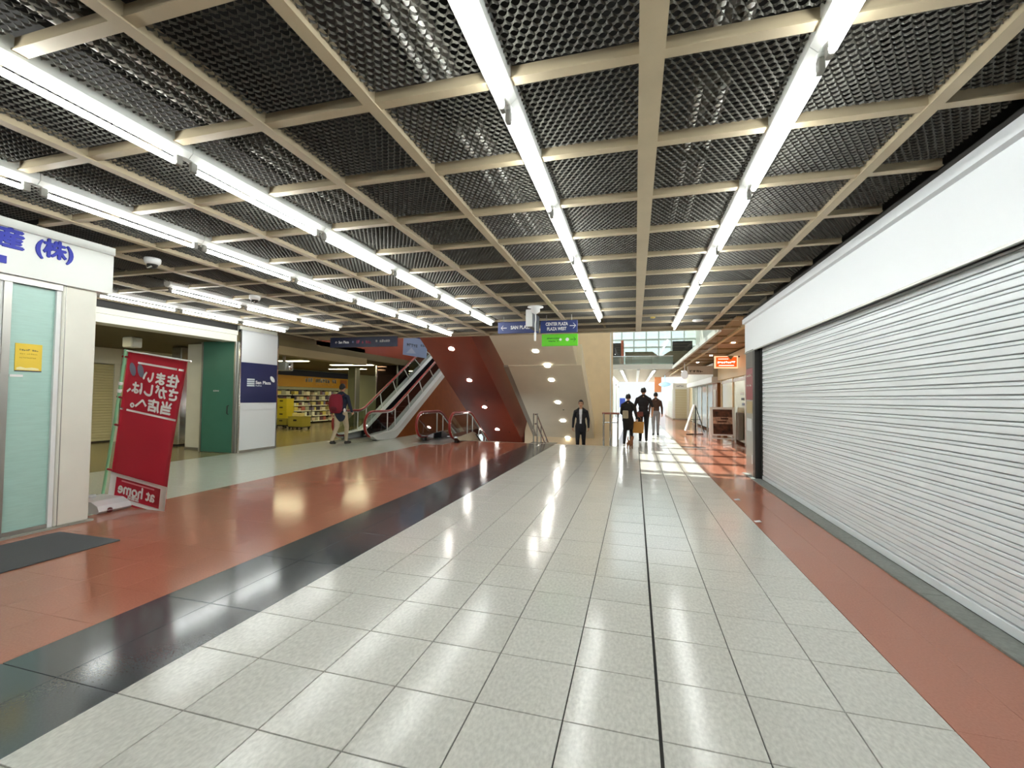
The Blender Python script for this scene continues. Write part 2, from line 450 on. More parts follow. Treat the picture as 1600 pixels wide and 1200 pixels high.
# ------------------------------------------------------------------ right side: roller shutter shop
wall_right = struct(B('wall_right', 2.37, 2.7, -6, 9.25, 0, 4.15, m_dark), 'dark wall behind the roller shutter')
m_slat = mat('shutter_slat', 'E2E8EB', .38, noise=.02, nscale=2)
sh = thing('roller_shutter', 'wide closed pale grey roller shutter on the right', 'shutter', (2.27, -3, 0))
P = .0832; NS = 28
prof = [(.032, 0), (.026, 0), (.026, .0075), (-.012, .0075), (-.016, .0115), (-.016, .054), (-.013, .0555), (.008, .0562), (.008, .0608), (-.013, .0615), (-.015, .064), (-.015, .078), (-.010, .0832), (.032, .0832)]
sm = MB().prism([(x, z) for x, z in prof], 0, 12.1, 'y').mesh('slat'); sm.materials.append(m_slat)
for k in range(NS): link('slat', sm, None, sh, (0, 0, .085+k*P))
B('bottom_bar', 2.245, 2.29, -3, 9.1, .012, .083, m_slat, sh, .006)
B('guide_rail', 2.235, 2.30, 9.1, 9.15, .0, 2.42, m_dark, sh)
B('lintel_slot', 2.20, 2.355, -3, 9.15, 2.415, 2.5, m_dark, sh)
fa = thing('shop_fascia', 'long blank white fascia above the roller shutter', 'fascia', (2.15, -3, 2.4))
MB().prism([(2.15, 2.40), (2.185, 2.40), (2.185, 3.08), (2.10, 3.08), (2.10, 2.99), (2.15, 2.985)], -3, 9.95, 'y').build('fascia_board', m_fascia, fa)
B('bottom_trim', 2.135, 2.16, -3, 9.955, 2.385, 2.402, m_brushed, fa)
struct(B('trim_2', 2.12, 2.36, -3, 9.95, 3.085, 3.135, m_dark), 'dark shadow gap between fascia and ceiling')
m_sill = mat('stone_sill', '7C7F7A', .5, noise=.16, nscale=35, bump=.2, bscale=60)
sill = struct(B('trim_3', 2.07, 2.245, -3, 9.85, -.012, .010, m_sill), 'speckled grey stone sill under the roller shutter')
for k in range(9):
    o = B('sill_slab', 2.072, 2.243, -3+k*1.42+.003, -3+(k+1)*1.42-.003, .010, .013, m_sill, sill)
# pillar with poster
pi = thing('shop_pillar', 'steel clad pillar with posters at the far end of the roller shutter', 'pillar', (2.3, 9.5, 0))
B('core', 2.215, 2.7, 9.26, 9.85, 0, 3.06, m_dark, pi); B('rail_cheek', 2.17, 2.35, 9.16, 9.26, 0, 2.38, m_dark, pi)
B('frame_edge', 2.14, 2.17, 9.15, 9.30, 0, 2.4, m_dark, pi)
B('steel_panel', 2.145, 2.17, 9.30, 9.85, 0, 1.455, m_brushed, pi)
B('head_panel', 2.145, 2.17, 9.30, 9.85, 2.075, 2.42, mat('pillar_grey', '5B5853', .5), pi)
po = B('poster', 2.142, 2.172, 9.31, 9.84, 1.46, 2.07, mat('poster_wine', '7A1F2C', .4), pi)
scrawl('lettering', .40, .05, 6, mat('poster_pale', 'D8C8C0', .4), po, (2.140, 9.58, 1.93), (0, -1, 0), seed=3)
scrawl('lettering', .36, .04, 7, mat('poster_pale', 'D8C8C0', .4), po, (2.140, 9.58, 1.74), (0, -1, 0), seed=4)
B('notice', 2.141, 2.146, 9.36, 9.80, 1.20, 1.43, mat('notice_tan', 'A8925E', .3), pi)
B('notice', 2.141, 2.146, 9.40, 9.76, .86, 1.10, mat('notice_white', 'C8CCCC', .3), pi)
B('push_plate', 2.140, 2.146, 9.36, 9.39, .25, .42, m_white, pi)

# ------------------------------------------------------------------ left shop (front plane x = -5.94)
XS = -5.94
struct(MB().box(-9.3, XS-.35, -6, 3.58, 0, 3.14).build('wall_left', m_cream), 'cream body of the corner shop on the left')
ls = thing('corner_shop_front', 'cream shop front with frosted glass and blue lettered fascia on the left', 'shop front', (XS, 2, 0))
MB().prism([(XS+.05, 2.60), (XS+.05, 3.045), (XS+.075, 3.05), (XS+.075, 3.135), (XS-.35, 3.135), (XS-.35, 2.60)], -6, 3.74, 'y').build('fascia', mat('fascia_cream', 'E3E7E2', .45), ls)
pil = B('pillar', XS-.35, XS, 3.305, 3.62, .02, 2.598, m_cream, ls, .008)
B('pillar_seam', XS-.01, XS+.004, 3.33, 3.336, .02, 2.598, m_brushed, ls)
B('door_head', XS-.12, XS+.01, -6, 3.30, 2.535, 2.598, m_brushed, ls)
m_frost = mat('frosted_glass', 'A8CCC2', .30, noise=.05, nscale=26, stretch=(1, .3, 3), bump=.05, bscale=60)
B('frosted_pane', XS-.06, XS-.045, 2.905, 3.262, .06, 2.535, m_frost, ls)
B('frame_post', XS-.09, XS-.015, 3.262, 3.303, .02, 2.535, m_white, ls)
B('frame_post', XS-.09, XS-.005, 2.845, 2.905, .02, 2.535, m_brushed, ls)
B('door_stile', XS-.07, XS-.02, 2.79, 2.845, .05, 2.535, m_white, ls)
B('bottom_rail', XS-.09, XS-.02, -6, 3.26, .02, .06, m_brushed, ls)
B('door_pane', XS-.055, XS-.045, .2, 2.79, .06, 2.2, mat('door_glass_dim', '9FA690', .12), ls)
B('step_plinth', XS-.35, XS+.02, -6, 3.66, 0, .02, mat('plinth_grey', '9A9A90', .5), ls)
# fascia lettering (blue)
m_blue = mat('letter_blue', '1424A0', .5)
text('letter', '産', .21, m_blue, ls, (XS+.053, 2.845, 2.935), (0, 1, 0), extrude=.014, bold=.009)
text('letter', '(株)', .20, m_blue, ls, (XS+.053, 3.19, 2.93), (0, 1, 0), extrude=.014, width=.30, bold=.007)
B('letter', XS+.05, XS+.064, 2.70, 2.82, 2.69, 2.762, m_blue, ls)
# poster on frosted pane
yp = tag(B('notice_sheet', XS-.044, XS-.038, 2.962, 3.172, 1.655, 1.938, mat('poster_yellow', 'E4C53C', .5)), 'yellow notice taped to the frosted glass pane', 'poster')
m_ink = mat('ink_grey', '6A6A50', .6)
scrawl('lettering', .15, .018, 9, m_ink, yp, (XS-.0378, 3.067, 1.873), (0, 1, 0), seed=11, th=.001)
scrawl('lettering', .14, .012, 10, mat('ink_gold', 'B79B2F', .6), yp, (XS-.0378, 3.067, 1.835), (0, 1, 0), seed=12, th=.001)
scrawl('lettering', .13, .012, 10, mat('ink_gold', 'B79B2F', .6), yp, (XS-.0378, 3.06, 1.795), (0, 1, 0), seed=13, th=.001)
frame_pts(MB().prism([(-.09, 0), (.09, 0), (.08, .018), (.03, .026), (-.02, .018), (-.06, .03), (-.09, .02)], 0, .001, 'z'), (XS-.0378, 3.065, 1.672), (0, 1, 0), (0, 0, 1)).build('picture', mat('poster_cream', 'F0E6B0', .6), yp)
B('bottom_stripe', XS-.0382, XS-.0368, 2.962, 3.172, 1.655, 1.664, m_navy, yp)
tag(B('glass_decal', XS-.044, XS-.041, 2.93, 3.03, 1.598, 1.622, m_wletter), 'small white decal under the yellow notice', 'decal')
ds = tag(B('door_poster', XS-.044, XS-.038, 2.62, 2.842, 2.19, 2.43, mat('poster_ice', 'CFD8E6', .4)), 'pale blue poster on the shop door beside frosted pane', 'poster')
MB().disc((XS-.0372, 2.80, 2.33), .055, (1, 0, 0), 18).build('ring_mark', mat('mark_blue', '9DB2D8', .5), ds)
text('red_numeral', '7', .07, mat('mark_red', 'C8203C', .5), ds, (XS-.036, 2.80, 2.325), (0, 1, 0), extrude=.0005)
# mat
dm = tag(MB().bbox(-5.72, -4.86, 1.3, 3.24, 0, .012, .004).build('door_mat', mat('mat_grey', '4F5052', .95, noise=.15, nscale=300, bump=.5, bscale=300)), 'dark grey ribbed door mat before the corner shop', 'mat')

# ------------------------------------------------------------------ leaning banner flag
bn = thing('banner_flag', 'red banner flag seen from behind, leaning on its green pole', 'banner', (-6.55, 4.2, .115))
Lb, Wb = 1.93, 1.0
# banner local frame: u across (world +x), v up, leaning to the right
uv = lambda u, v: (u*.97+v*.135, -.02*math.sin(v*2.2)*u, v*.965-u*.135)
nb = 12
def sheet(name, u0, u1, v0, v1, y, material, parent, n=10, curve=False):
    mb = MB(); pts = []
    for a in range(n+1):
        for b in range(n+1):
            u = u0+(u1-u0)*a/n; v = v0+(v1-v0)*b/n
            vv = v - (.05*math.sin(math.pi*a/n) if (curve and b == 0) else 0)
            x, yy, z = uv(u, vv); pts.append((x, yy+y, z))
    f = [(a*(n+1)+b, (a+1)*(n+1)+b, (a+1)*(n+1)+b+1, a*(n+1)+b+1) for a in range(n) for b in range(n)]
    k = len(pts); back = [(x, yy+.003, z) for x, yy, z in pts]
    rim = [(a*(n+1), (a+1)*(n+1)) for a in range(n)]+[(n*(n+1)+b, n*(n+1)+b+1) for b in range(n)]+[((a+1)*(n+1)+n, a*(n+1)+n) for a in range(n)]+[(b+1, b) for b in range(n)]
    mb.add(pts+back, f+[tuple(q+k for q in g[::-1]) for g in f]+[(p, q, q+k, p+k) for p, q in rim], True)
    return mb.build(name, material, parent, True)
cloth = sheet('cloth', 0, Wb, 0, Lb, 0, m_redp, bn, 14, True)
sheet('white_border', 0.0, Wb, -.02, .33, -.004, m_wletter, cloth, 8, False)
sheet('red_label', .115, Wb-.10, .03, .285, -.007, m_redp, cloth, 6)
def btext(s, size, u, v, width=None, wt=.012, name='lettering'):
    mb = bolder(text_mb(s, size, .0008, width=width), wt)
    mb.v = [(-x, y, z) for x, y, z in mb.v]; mb.f = [g[::-1] for g in mb.f]
    out = []
    for x, y, z in mb.v:
        a, b, c = uv(u+x, v+y); out.append((a, b-.011-z, c))
    mb.v = out; return mb.build(name, m_wletter, cloth, True)
btext('at home', .20, .50, .155, .64, .006); btext('加盟店', .06, .46, .065, .20, .002)
btext('住まい', .17, .635, 1.645, .60, .008); btext('さがしは、', .17, .52, 1.475, .86, .008); btext('当店へ。', .17, .535, 1.29, .70, .008)
sheet('stripe', .20, Wb*.86, 1.80, 1.825, -.006, m_wletter, cloth, 6); sheet('stripe', .89, .97, 1.80, 1.825, -.006, m_wletter, cloth, 3)
sheet('stripe', .12, Wb*.985, 1.165, 1.19, -.006, m_wletter, cloth, 6); sheet('stripe', .0, .05, 1.165, 1.19, -.006, m_wletter, cloth, 2)
sheet('stripe', .22, .80, .245, .262, -.010, mat('banner_pink', 'E08890', .7), cloth, 6)
m_gslip = mat('slipper_grey', '77788C', .7)
for u in (.13, .27):
    mb = MB(); pts = []
    for t in range(16):
        a = 2*math.pi*t/16; x, y, z = uv(u+.055*math.cos(a)+.03*math.sin(a)*-1, 1.715+.085*math.sin(a)); pts.append((x, y-.008, z))
    mb.add(pts, [tuple(range(16))[::-1]]); mb.build('grey_shape', m_gslip, cloth, True)
m_gpole = mat('pole_green', '7FB48C', .4)
MB().tube([uv(-.10, -.04), uv(-.07, 1.0), uv(-.045, Lb+.03)], .017, 10).build('pole', m_gpole, bn, True)
MB().tube([uv(-.07, Lb+.012), uv(Wb+.06, Lb+.012)], .010, 8).build('cross_rod', m_wletter, bn, True)
for v in (.35, .95, 1.32, 1.86):
    a = uv(-.085, v); b = uv(.03, v); MB().tube([a, b], .014, 6).build('loop_tab', mat('tab_red', '9A1026', .7), bn, True)
for v in (1.5, 1.40): x, y, z = uv(-.06, v); MB().ellipsoid((x, y, z), (.028, .028, .03), 10, 6).build('pole_clip', m_wletter, bn, True)
tk = thing('water_weight', 'white plastic water tank weight at the foot of banner pole', 'weight', (-6.43, 4.02, 0))
mb = MB(); mb.prism([(-.30, 0), (.26, 0), (.30, .03), (.27, .09), (.16, .135), (-.22, .14), (-.30, .10)], -.18, .18, 'y'); mb.build('tank', mat('tank_white', 'E4E6E8', .35), tk, True)
MB().lathe([(.0, .135), (.04, .135), (.04, .17), (.02, .17)], (-.12, 0, 0), 12).build('pole_socket', mat('tank_white', 'E4E6E8', .35), tk, True)
MB().lathe([(.03, 0), (.03, .018), (0, .018)], (.28, -.06, .03), 12, 'x').build('drain_cap', mat('cap_wine', '5A1A20', .5), tk, True)

# ------------------------------------------------------------------ left arcade: header beam, column, shutters, shop
hb = thing('header_beam', 'white header beam along the left arcade beside the column', 'beam', (-9.6, 3, 2.74))
MB().prism([(-9.85, 2.74), (-9.44, 2.74), (-9.44, 2.90), (-9.41, 2.905), (-9.41, 3.01), (-9.85, 3.01)], 1, 8.72, 'y').build('face_board', m_cream, hb)
B('dark_gap', -9.85, -9.46, 1, 8.72, 3.01, 3.15, m_dark, hb)
hb2 = thing('brown_beam', 'dull brown boxed beam at the drugstore entrance right of column', 'beam', (-9.6, 10.1, 2.56))
B('beam_casing', -9.85, -9.42, 10.05, 14.2, 2.56, 2.80, mat('beam_brown', '8A7A58', .5), hb2)
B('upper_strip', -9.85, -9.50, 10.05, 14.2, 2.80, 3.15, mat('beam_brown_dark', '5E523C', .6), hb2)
cl = thing('sign_column', 'white clad column with navy centre panel and green door side', 'column', (-10, 9.4, 0))
B('core', -10.65, -9.44, 8.80, 10.0, 0, 3.15, m_cream, cl)
m_wpan = mat('column_white', 'DDE0E2', .3)
B('white_panel', -9.445, -9.41, 8.83, 9.98, .06, 1.05, m_wpan, cl); B('white_panel', -9.445, -9.41, 8.83, 9.98, 1.055, 1.235, m_wpan, cl)
B('white_panel', -9.445, -9.41, 8.83, 9.98, 2.255, 3.06, m_wpan, cl)
B('base_trim', -9.445, -9.405, 8.78, 10.0, 0, .058, m_brushed, cl)
for yy in (8.79, 9.98): B('corner_trim', -9.46, -9.40, yy, yy+.04, 0, 3.06, m_chrome, cl)
nv = B('navy_panel', -9.445, -9.405, 8.83, 9.98, 1.24, 2.25, m_navy, cl)
for k in range(4): B('logo_bar', -9.406, -9.402, 9.02, 9.25, 1.655+k*.052, 1.692+k*.052, mat('logo_grey', 'C9D2D6', .5), nv)
text('lettering', 'San Plaza', .115, m_wletter, nv, (-9.403, 9.53, 1.755), (0, 1, 0), extrude=.001, offset=.003, width=.50)
scrawl('lettering', .20, .045, 5, mat('logo_grey', 'C9D2D6', .5), nv, (-9.403, 9.38, 1.68), (0, 1, 0), seed=21)
MB().disc((-9.402, 9.83, 1.86), .055, (1, 0, 0), 20, .10).build('white_oval', mat('oval_white', 'F4FAFA', .4), nv)
gd = struct(B('door_1', -10.52, -9.53, 8.755, 8.80, .01, 2.90, mat('door_green', '3B7462', .4, noise=.04, nscale=4)), 'green steel service door on the side of the white column')
for x in (-10.56, -9.53): B('door_frame', x, x+.045, 8.74, 8.81, 0, 2.93, m_brushed, gd)
scrawl('lettering', .22, .04, 6, m_wletter, gd, (-10.05, 8.752, 1.53), (1, 0, 0), seed=22, th=.003)
MB().tube([(-9.66, 8.74, .95), (-9.66, 8.70, .97), (-9.66, 8.70, 1.15), (-9.66, 8.74, 1.17)], .012, 8).build('door_handle', m_dark, gd)
B('door_closer', -9.95, -9.70, 8.71, 8.755, 2.80, 2.86, m_brushed, gd)
sp = thing('pier', 'pale cream pier standing left of the green door', 'column', (-11.0, 9.2, 0))
B('pier_shaft', -11.35, -10.66, 9.0, 9.6, .05, 2.75, m_cream, sp, .01); B('pier_base', -11.36, -10.66, 8.99, 9.61, 0, .05, m_brushed, sp); B('edge_trim', -10.69, -10.655, 8.98, 9.02, 0, 2.75, m_chrome, sp)
stc = thing('steel_post', 'square polished steel post behind the red banner', 'column', (-12.2, 9.5, 0))
B('shaft', -12.37, -12.02, 9.35, 9.7, .04, 2.74, m_chrome, stc, .02); B('foot', -12.40, -11.99, 9.32, 9.73, 0, .04, m_dark, stc)
m_shopceil = mat('shop_ceiling_board', '5C5134', .7, noise=.08, nscale=3)
struct(MB().box(-18, -9.46, -6, 30, 2.76, 3.0).build('trim_4', m_shopceil), 'low brown board ceiling inside the left arcade shops')
# closed cream shutters behind the banner
m_cslat = mat('cream_shutter', 'D2CBA0', .5)
csm = MB().prism([(0, 0), (.012, .012), (.014, .05), (.006, .075), (0, .079), (-.01, .079), (-.01, 0)], 0, 2.6, 'y').mesh('slat'); csm.materials.append(m_cslat)
for n_, yy in enumerate((7.0, 9.82)):
    t = thing('cream_shutter', 'closed cream roller shutter behind the banner, '+('nearer one' if n_ == 0 else 'farther one beside steel post'), 'shutter', (-14.95, yy, 0), 0, 'cream roller shutters')
    for k in range(28): link('slat', csm, None, t, (0, 0, .04+k*.08))
    B('side_post', -15.0, -14.9, yy+2.6, yy+2.75, 0, 2.4, m_cream, t); B('shutter_box', -15.05, -14.86, yy-.05, yy+2.75, 2.3, 2.76, m_cream, t); B('bottom_bar', -14.97, -14.93, yy, yy+2.6, 0, .05, m_dark, t)
struct(B('wall_far_left', -18.2, -15.08, -6, 13.0, 0, 4.2, m_cream), 'cream wall behind the left shutters')
# shop light panels (arcade and drugstore)
PAN = [(-12.0, 6.55, 1.5, .36), (-11.8, 11.3, 1.8, .28), (-13.0, 14.2, 1.9, .34), (-11.6, 16.4, 1.9, .34), (-13.6, 18.9, 1.9, .34), (-11.4, 20.6, 1.9, .34), (-13.4, 22.8, 1.9, .34), (-11.0, 24.6, 1.9, .34)]
for n_, (x, y, a, b) in enumerate(PAN):
    t = thing('ceiling_panel_light', ORD[n_]+' warm lit panel counted from the near end of the left shop ceiling', 'ceiling light', (x, y, 2.76), 0, 'warm panels in the shop ceiling')
    B('frame', -a/2-.03, a/2+.03, -b/2-.03, b/2+.03, -.012, 0, m_white, t, 0, True); B('diffuser', -a/2, a/2, -b/2, b/2, -.022, -.012, m_panel, t, 0, True)
tag(MB().bbox(-11.6, -11.3, 7.6, 7.85, 2.52, 2.76, .02).build('ceiling_speaker', m_cream), 'small cream box speaker under the brown ceiling', 'speaker')

# drugstore
m_gold = mat('store_gold', 'D29A22', .5); m_navyw = mat('store_navy', '23263A', .6); m_pale = mat('store_pale', 'B9BC9A', .5)
struct(B('wall_drugstore', -16.9, -16.6, 13, 30, 0, 2.76, m_pale), 'pale side wall of the drugstore'); struct(B('wall_store_back', -18, -7.0, 28, 28.3, 0, 3.2, mat('store_dark', '3A2A1C', .6)), 'dark far wall of the drugstore')
sb = thing('store_sign_band', 'gold and navy sign band high on the drugstore wall', 'sign', (-16.5, 20, 1.9))
B('gold_board', -16.6, -16.52, 16.0, 23.4, 1.86, 2.42, m_gold, sb); B('navy_board', -16.6, -16.50, 15.0, 23.6, 2.42, 2.72, m_navyw, sb)
scrawl('lettering', 2.7, .21, 14, m_wletter, sb, (-16.515, 20.6, 2.24), (0, 1, 0), seed=31, dense=7)
scrawl('lettering', 1.6, .08, 12, mat('store_orange', 'E0B060', .5), sb, (-16.515, 20.9, 2.02), (0, 1, 0), seed=32)
B('picture_panel', -16.52, -16.51, 22.3, 22.9, 1.9, 2.35, mat('store_picture', 'B06A38', .5), sb)
struct(B('door_2', -16.6, -16.55, 15.2, 16.9, 0, 1.85, mat('store_door', '77775E', .6)), 'dull green-grey panel door left of the shelves')
goods_cols = ['E8E4C8', 'D8C98A', 'C9B9A0', 'F0EEDC', 'B86A5A', '8A7F9A', '6E4A50', 'E0D070', 'A8A890', '3C3440']
gm = [mat('goods_'+c, c, .5) for c in goods_cols]
m_shelf = mat('shelf_cream', 'D8D0A8', .5); m_rackd = mat('rack_dark', '3C362C', .6)
box_me = {}
for r_ in range(4):
    y0 = 17.0+r_*1.28
    nm = ['leftmost, dim', 'second from the left', 'third from the left', 'rightmost'][r_]
    t = thing('shelf_rack', 'drugstore shelf rack against the gold wall, '+nm, 'shelf', (-16.2, y0, 0), 0, 'drugstore shelf racks')
    B('back_board', -.34, -.30, 0, 1.22, 0, 1.72, m_rackd, t, 0, True)
    for yy in (0, 1.2): B('upright', -.30, -.26, yy, yy+.03, 0, 1.72, m_rackd, t, 0, True)
    for k in range(6): B('shelf_board', -.30, .10-.03*k, .035, 1.195, .10+k*.27, .125+k*.27, m_shelf, t, 0, True); B('price_rail', .10-.03*k, .115-.03*k, .02, 1.2, .085+k*.27, .13+k*.27, gm[3], t, 0, True)
    cn_ = ['cream', 'tan', 'beige', 'white', 'brick red', 'mauve', 'maroon', 'yellow', 'olive grey', 'dark']
    for k in range(6):
        yy = .05; left_ = list(range(len(gm))); rnd.shuffle(left_)
        while yy < 1.05:
            wd = rnd.choice((.16, .22, .28)); hh = rnd.choice((.12, .16, .19)); ci = left_.pop(); key = (wd, hh, ci)
            if key not in box_me:
                me = MB().bbox(0, .22, 0, wd-.02, 0, hh, .008).mesh('boxed_goods'); me.materials.append(gm[ci]); box_me[key] = me
            o = link('boxed_goods', box_me[key], None, None, (-16.2-.20, y0+yy, .125+k*.27)); tag(o, f'{cn_[ci]} product box on the {ORD[k]} shelf up of the {nm.split(",")[0]} rack', 'product box', 'packed goods on the drugstore shelves')
            yy += wd
m_crate = mat('crate_yellow', 'D0BC2C', .5); m_crate2 = mat('crate_olive', '9C9038', .6)
tr_ = thing('crate_trolley', 'black trolley carrying yellow crates left of the olive carton trolley', 'trolley', (-14.6, 16.0, 0))
B('deck', -.30, .30, -.25, .25, .12, .16, m_black, tr_, 0, True)
for a in (-.24, .24):
    for b in (-.2, .2): MB().lathe([(0, -.02), (.05, -.02), (.05, .02), (0, .02)], (a, b, .06), 12, 'y').build('wheel', m_black, tr_, True)
MB().tube([(-.28, .24, .16), (-.28, .24, .55), (.28, .24, .55), (.28, .24, .16)], .012, 8).build('handle', m_black, tr_, True)
def crate(x, y, z, lab, mt, w_=.52, d=.40, h=.28):
    t = thing('stacking_crate', lab, 'crate', (x, y, z), 0, 'stacked crates in the drugstore')
    mb = MB(); mb.box(-w_/2, w_/2, -d/2, d/2, 0, .02)
    for q in (0, 1):
        s = -1 if q == 0 else 1
        mb.box(-w_/2, w_/2, s*d/2-.012, s*d/2+.012, 0, h); mb.box(s*w_/2-.012, s*w_/2+.012, -d/2, d/2, 0, h)
    mb.build('bin', mt, t, True); B('rim', -w_/2-.02, w_/2+.02, -d/2-.02, d/2+.02, h-.035, h-.005, mt, t, 0, True)
    B('grip_slot', -.08, .08, -d/2-.024, -d/2-.01, h*.55, h*.72, m_black, t, 0, True)
crate(-14.6, 16.0, .162, 'olive crate at the bottom of the trolley stack', m_crate2); 
for k in range(3): crate(-14.6, 16.0, .445+k*.283, ['lower', 'middle', 'top'][k]+' yellow crate on the black trolley', m_crate)
t2 = thing('carton_trolley', 'low trolley loaded with an olive box in the drugstore', 'trolley', (-13.75, 15.9, 0))
B('deck', -.36, .36, -.28, .28, .09, .12, m_black, t2, 0, True)
for a in (-.3, .3):
    for b in (-.22, .22): MB().lathe([(0, -.02), (.045, -.02), (.045, .02), (0, .02)], (a, b, .045), 12, 'y').build('wheel', m_black, t2, True)
crate(-13.75, 15.9, .12, 'big olive box on the low trolley', m_crate2, .68, .5, .42)
tag(MB().bbox(-14.0, -13.62, 15.75, 16.05, .545, .68, .01).build('carton', gm[1]), 'tan carton lying on the olive box', 'carton')
# hanging store things right of shelves
gl_ = thing('store_post', 'grey-green square post beside the up escalator', 'column', (-12.9, 18.5, 0)); B('shaft', -13.15, -12.75, 18.3, 18.7, 0, 2.76, mat('post_green', '6C6E58', .4), gl_, .02); B('corner_strip', -12.77, -12.72, 18.28, 18.34, 0, 2.76, m_brushed, gl_)
for n_, (x, y, z, c, wd, hh) in enumerate([(-16.6, 27.94, 1.79, 'C8643C', .57, .57), (-15.3, 27.94, 1.79, 'C03A1E', .9, .5), (-15.5, 27.94, .25, 'B89428', 1.5, 1.15)]):
    tag(MB().bbox(x-wd/2, x+wd/2, y, y+.055, z, z+hh, .01).build('store_poster', mat('sp_'+c, c, .5)), ['small orange poster', 'red poster', 'big ochre display panel'][n_]+' deep inside the drugstore', 'poster')
for n_, (x, y, z, wd, hh) in enumerate([(-10.05, 20.5, 1.75, .8, .7), (-10.95, 20.2, 2.0, .5, .3)]):
    tag(MB().prism([(x-wd/2, z+.06), (x+wd/2-.05, z), (x+wd/2, z+hh*.85), (x-wd/2+.1, z+hh)], y, y+.03, 'y').tube([(x, y+.015, z+hh*.9), (x, y+.015, 2.758 if x < -10 else 6.2)], .006, 5).build('yellow_flyer', mat('flyer_yellow', 'F2D21E', .5)), ['large', 'small'][n_]+' bright yellow hanging flyer behind the up escalator', 'flyer')

# ------------------------------------------------------------------ escalators
m_rail = mat('handrail_red', '8E2422', .3)
m_deck = mat('escalator_deck', 'DADCDA', .35)
m_clad = mat('escalator_cladding', '84461F', .65, spec=.12, noise=.08, nscale=4)
m_step = mat('step_black', '121214', .4, metal=.3)
A30 = math.radians(30)
def arc(cy_, cz, r, a0, a1, n=10): return [(cy_+r*math.cos(a0+(a1-a0)*k/n), cz+r*math.sin(a0+(a1-a0)*k/n)) for k in range(n+1)]
def escalator(name, label, xl, xr, y0, sgn, zend, yflat):
    t = thing(name, label, 'escalator', ((xl+xr)/2, y0, 0))
    R1 = .41; cyc, czc = y0+R1, .54
    R2 = 1.0
    yb = yflat                       # start of the bend at handrail height
    def rail_path(off):              # off: offset below the handrail line
        pts = []
        zt = .95-off
        # bend: horizontal to +-30 deg
        if sgn > 0: b = arc(yb, zt+R2, R2, -math.pi/2, -math.pi/2+A30, 6)
        else: b = arc(yb, zt-R2, R2, math.pi/2, math.pi/2-A30, 6)
        ye, ze = b[-1]
        ln = abs(zend-ze)/math.sin(A30)
        n = 8
        inc = [(ye+ln*math.cos(A30)*k/n, ze+sgn*ln*math.sin(A30)*k/n) for k in range(1, n+1)]
        return b+inc
    top = rail_path(0); deck = rail_path(.70); deck2 = rail_path(.98)
    # the deck line of the incline sits straight below the rail
    for x, sx in ((xl, -1), (xr, 1)):
        newel = [(cyc+.35, .13), (cyc+.12, .13)]+arc(cyc, czc, R1, -math.pi/2, -math.pi*1.5, 14)
        path = [(x, a, b) for a, b in newel]+[(x, a, b) for a, b in top]
        MB().tube(path, .030, 10, rx=.045).build('handrail', m_rail, t)
        chrome = [(x, a, b) for a, b in [(cyc+.30, .175)]+arc(cyc, czc, R1-.05, -math.pi/2, -math.pi*1.5, 14)]+[(x, a, b-.05) for a, b in top]
        MB().tube(chrome, .026, 10).build('rail_track', mat('polished_track', 'E4E6E6', .10, metal=1.0), t)
        # glass: newel end panel and panels along the run
        outline = arc(cyc, czc, R1-.06, -math.pi*1.5, -math.pi/2, 14)
        pts = outline + [(yb, deck[0][1]+.02), (yb, .90)]
        MB().prism(pts, x-.006, x+.006, 'x').build('end_glass', m_dglass, t)
        for k in range(len(top)-1):
            if k < 6 and k % 3: continue
            e = min(k+3, 6) if k < 6 else k+1
            seg = list(range(k, e+1))
            MB().ribbon([(top[q][0], top[q][1]-.06) for q in seg], [(deck[q][0], deck[q][1]+.01) for q in seg], (x-.006, x+.006)).build('side_glass', m_dglass, t)
        for k in [0]+list(range(6, len(top)-1)):
            ya, za = top[k]; yd, zd = deck[k]
            MB().tube([(x, ya, za-.06), (x, yd, zd)], .022, 8).build('post', m_deck, t)
        # deck band (with the scooped newel end)
        dk = [(cyc-.15, .19), (cyc+.1, .19), (cyc+.5, .22)]+deck; dk2 = [(cyc-.15, .15), (cyc+.1, .03), (cyc+.5, .0)]+deck2
        MB().ribbon(dk, dk2, (x-.03-(.13 if sx < 0 else 0), x+.03+(.13 if sx > 0 else 0))).build('deck_band', m_deck if sgn > 0 else m_chrome, t)
        MB().ribbon([(a, b+.012) for a, b in dk], dk, (x-.19, x+.19)).build('deck_top', m_deck if sgn > 0 else m_chrome, t)
        if sgn > 0:
            xo = x+sx*.10
            MB().prism([(cyc+.5, .0)]+deck2+[(deck2[-1][0], 0.0)], xo-.01, xo+.01, 'x').build('side_cladding', m_clad, t)
    for xs_ in (xl+.17, xr-.185): MB().ribbon([(a, b-.005) for a, b in deck], [(a, b-.42) for a, b in deck], (xs_, xs_+.015)).build('skirt_panel', m_step, t)
    # newel foot brackets and comb plate
    for x in (xl, xr): B('newel_foot', x-.05, x+.05, cyc+.12, cyc+.24, 0, .12, m_black, t)
    B('landing_plate', xl+.05, xr-.05, y0-.35, yb+.2, .0, .008, m_brushed, t)
    # steps
    s0 = deck2[6]; n = int(abs(zend-.95-(-.93)-s0[1])/.2)+6
    for k in range(n):
        yy = s0[0]+.1+k*.3464; zz = (s0[1]+sgn*(.05+k*.2))
        B('step', xl+.20, xr-.20, yy-.02, yy+.36, zz-.12, zz+.10, m_step, t)
    return t
escalator('up_escalator', 'up escalator with red handrails and glass sides beside the walking man', -9.30, -8.14, 12.22, 1, 5.2, 13.55)
escalator('down_escalator', 'down escalator with red handrails sinking below the red-brown soffit', -6.67, -5.54, 12.83, -1, -2.6, 14.35)

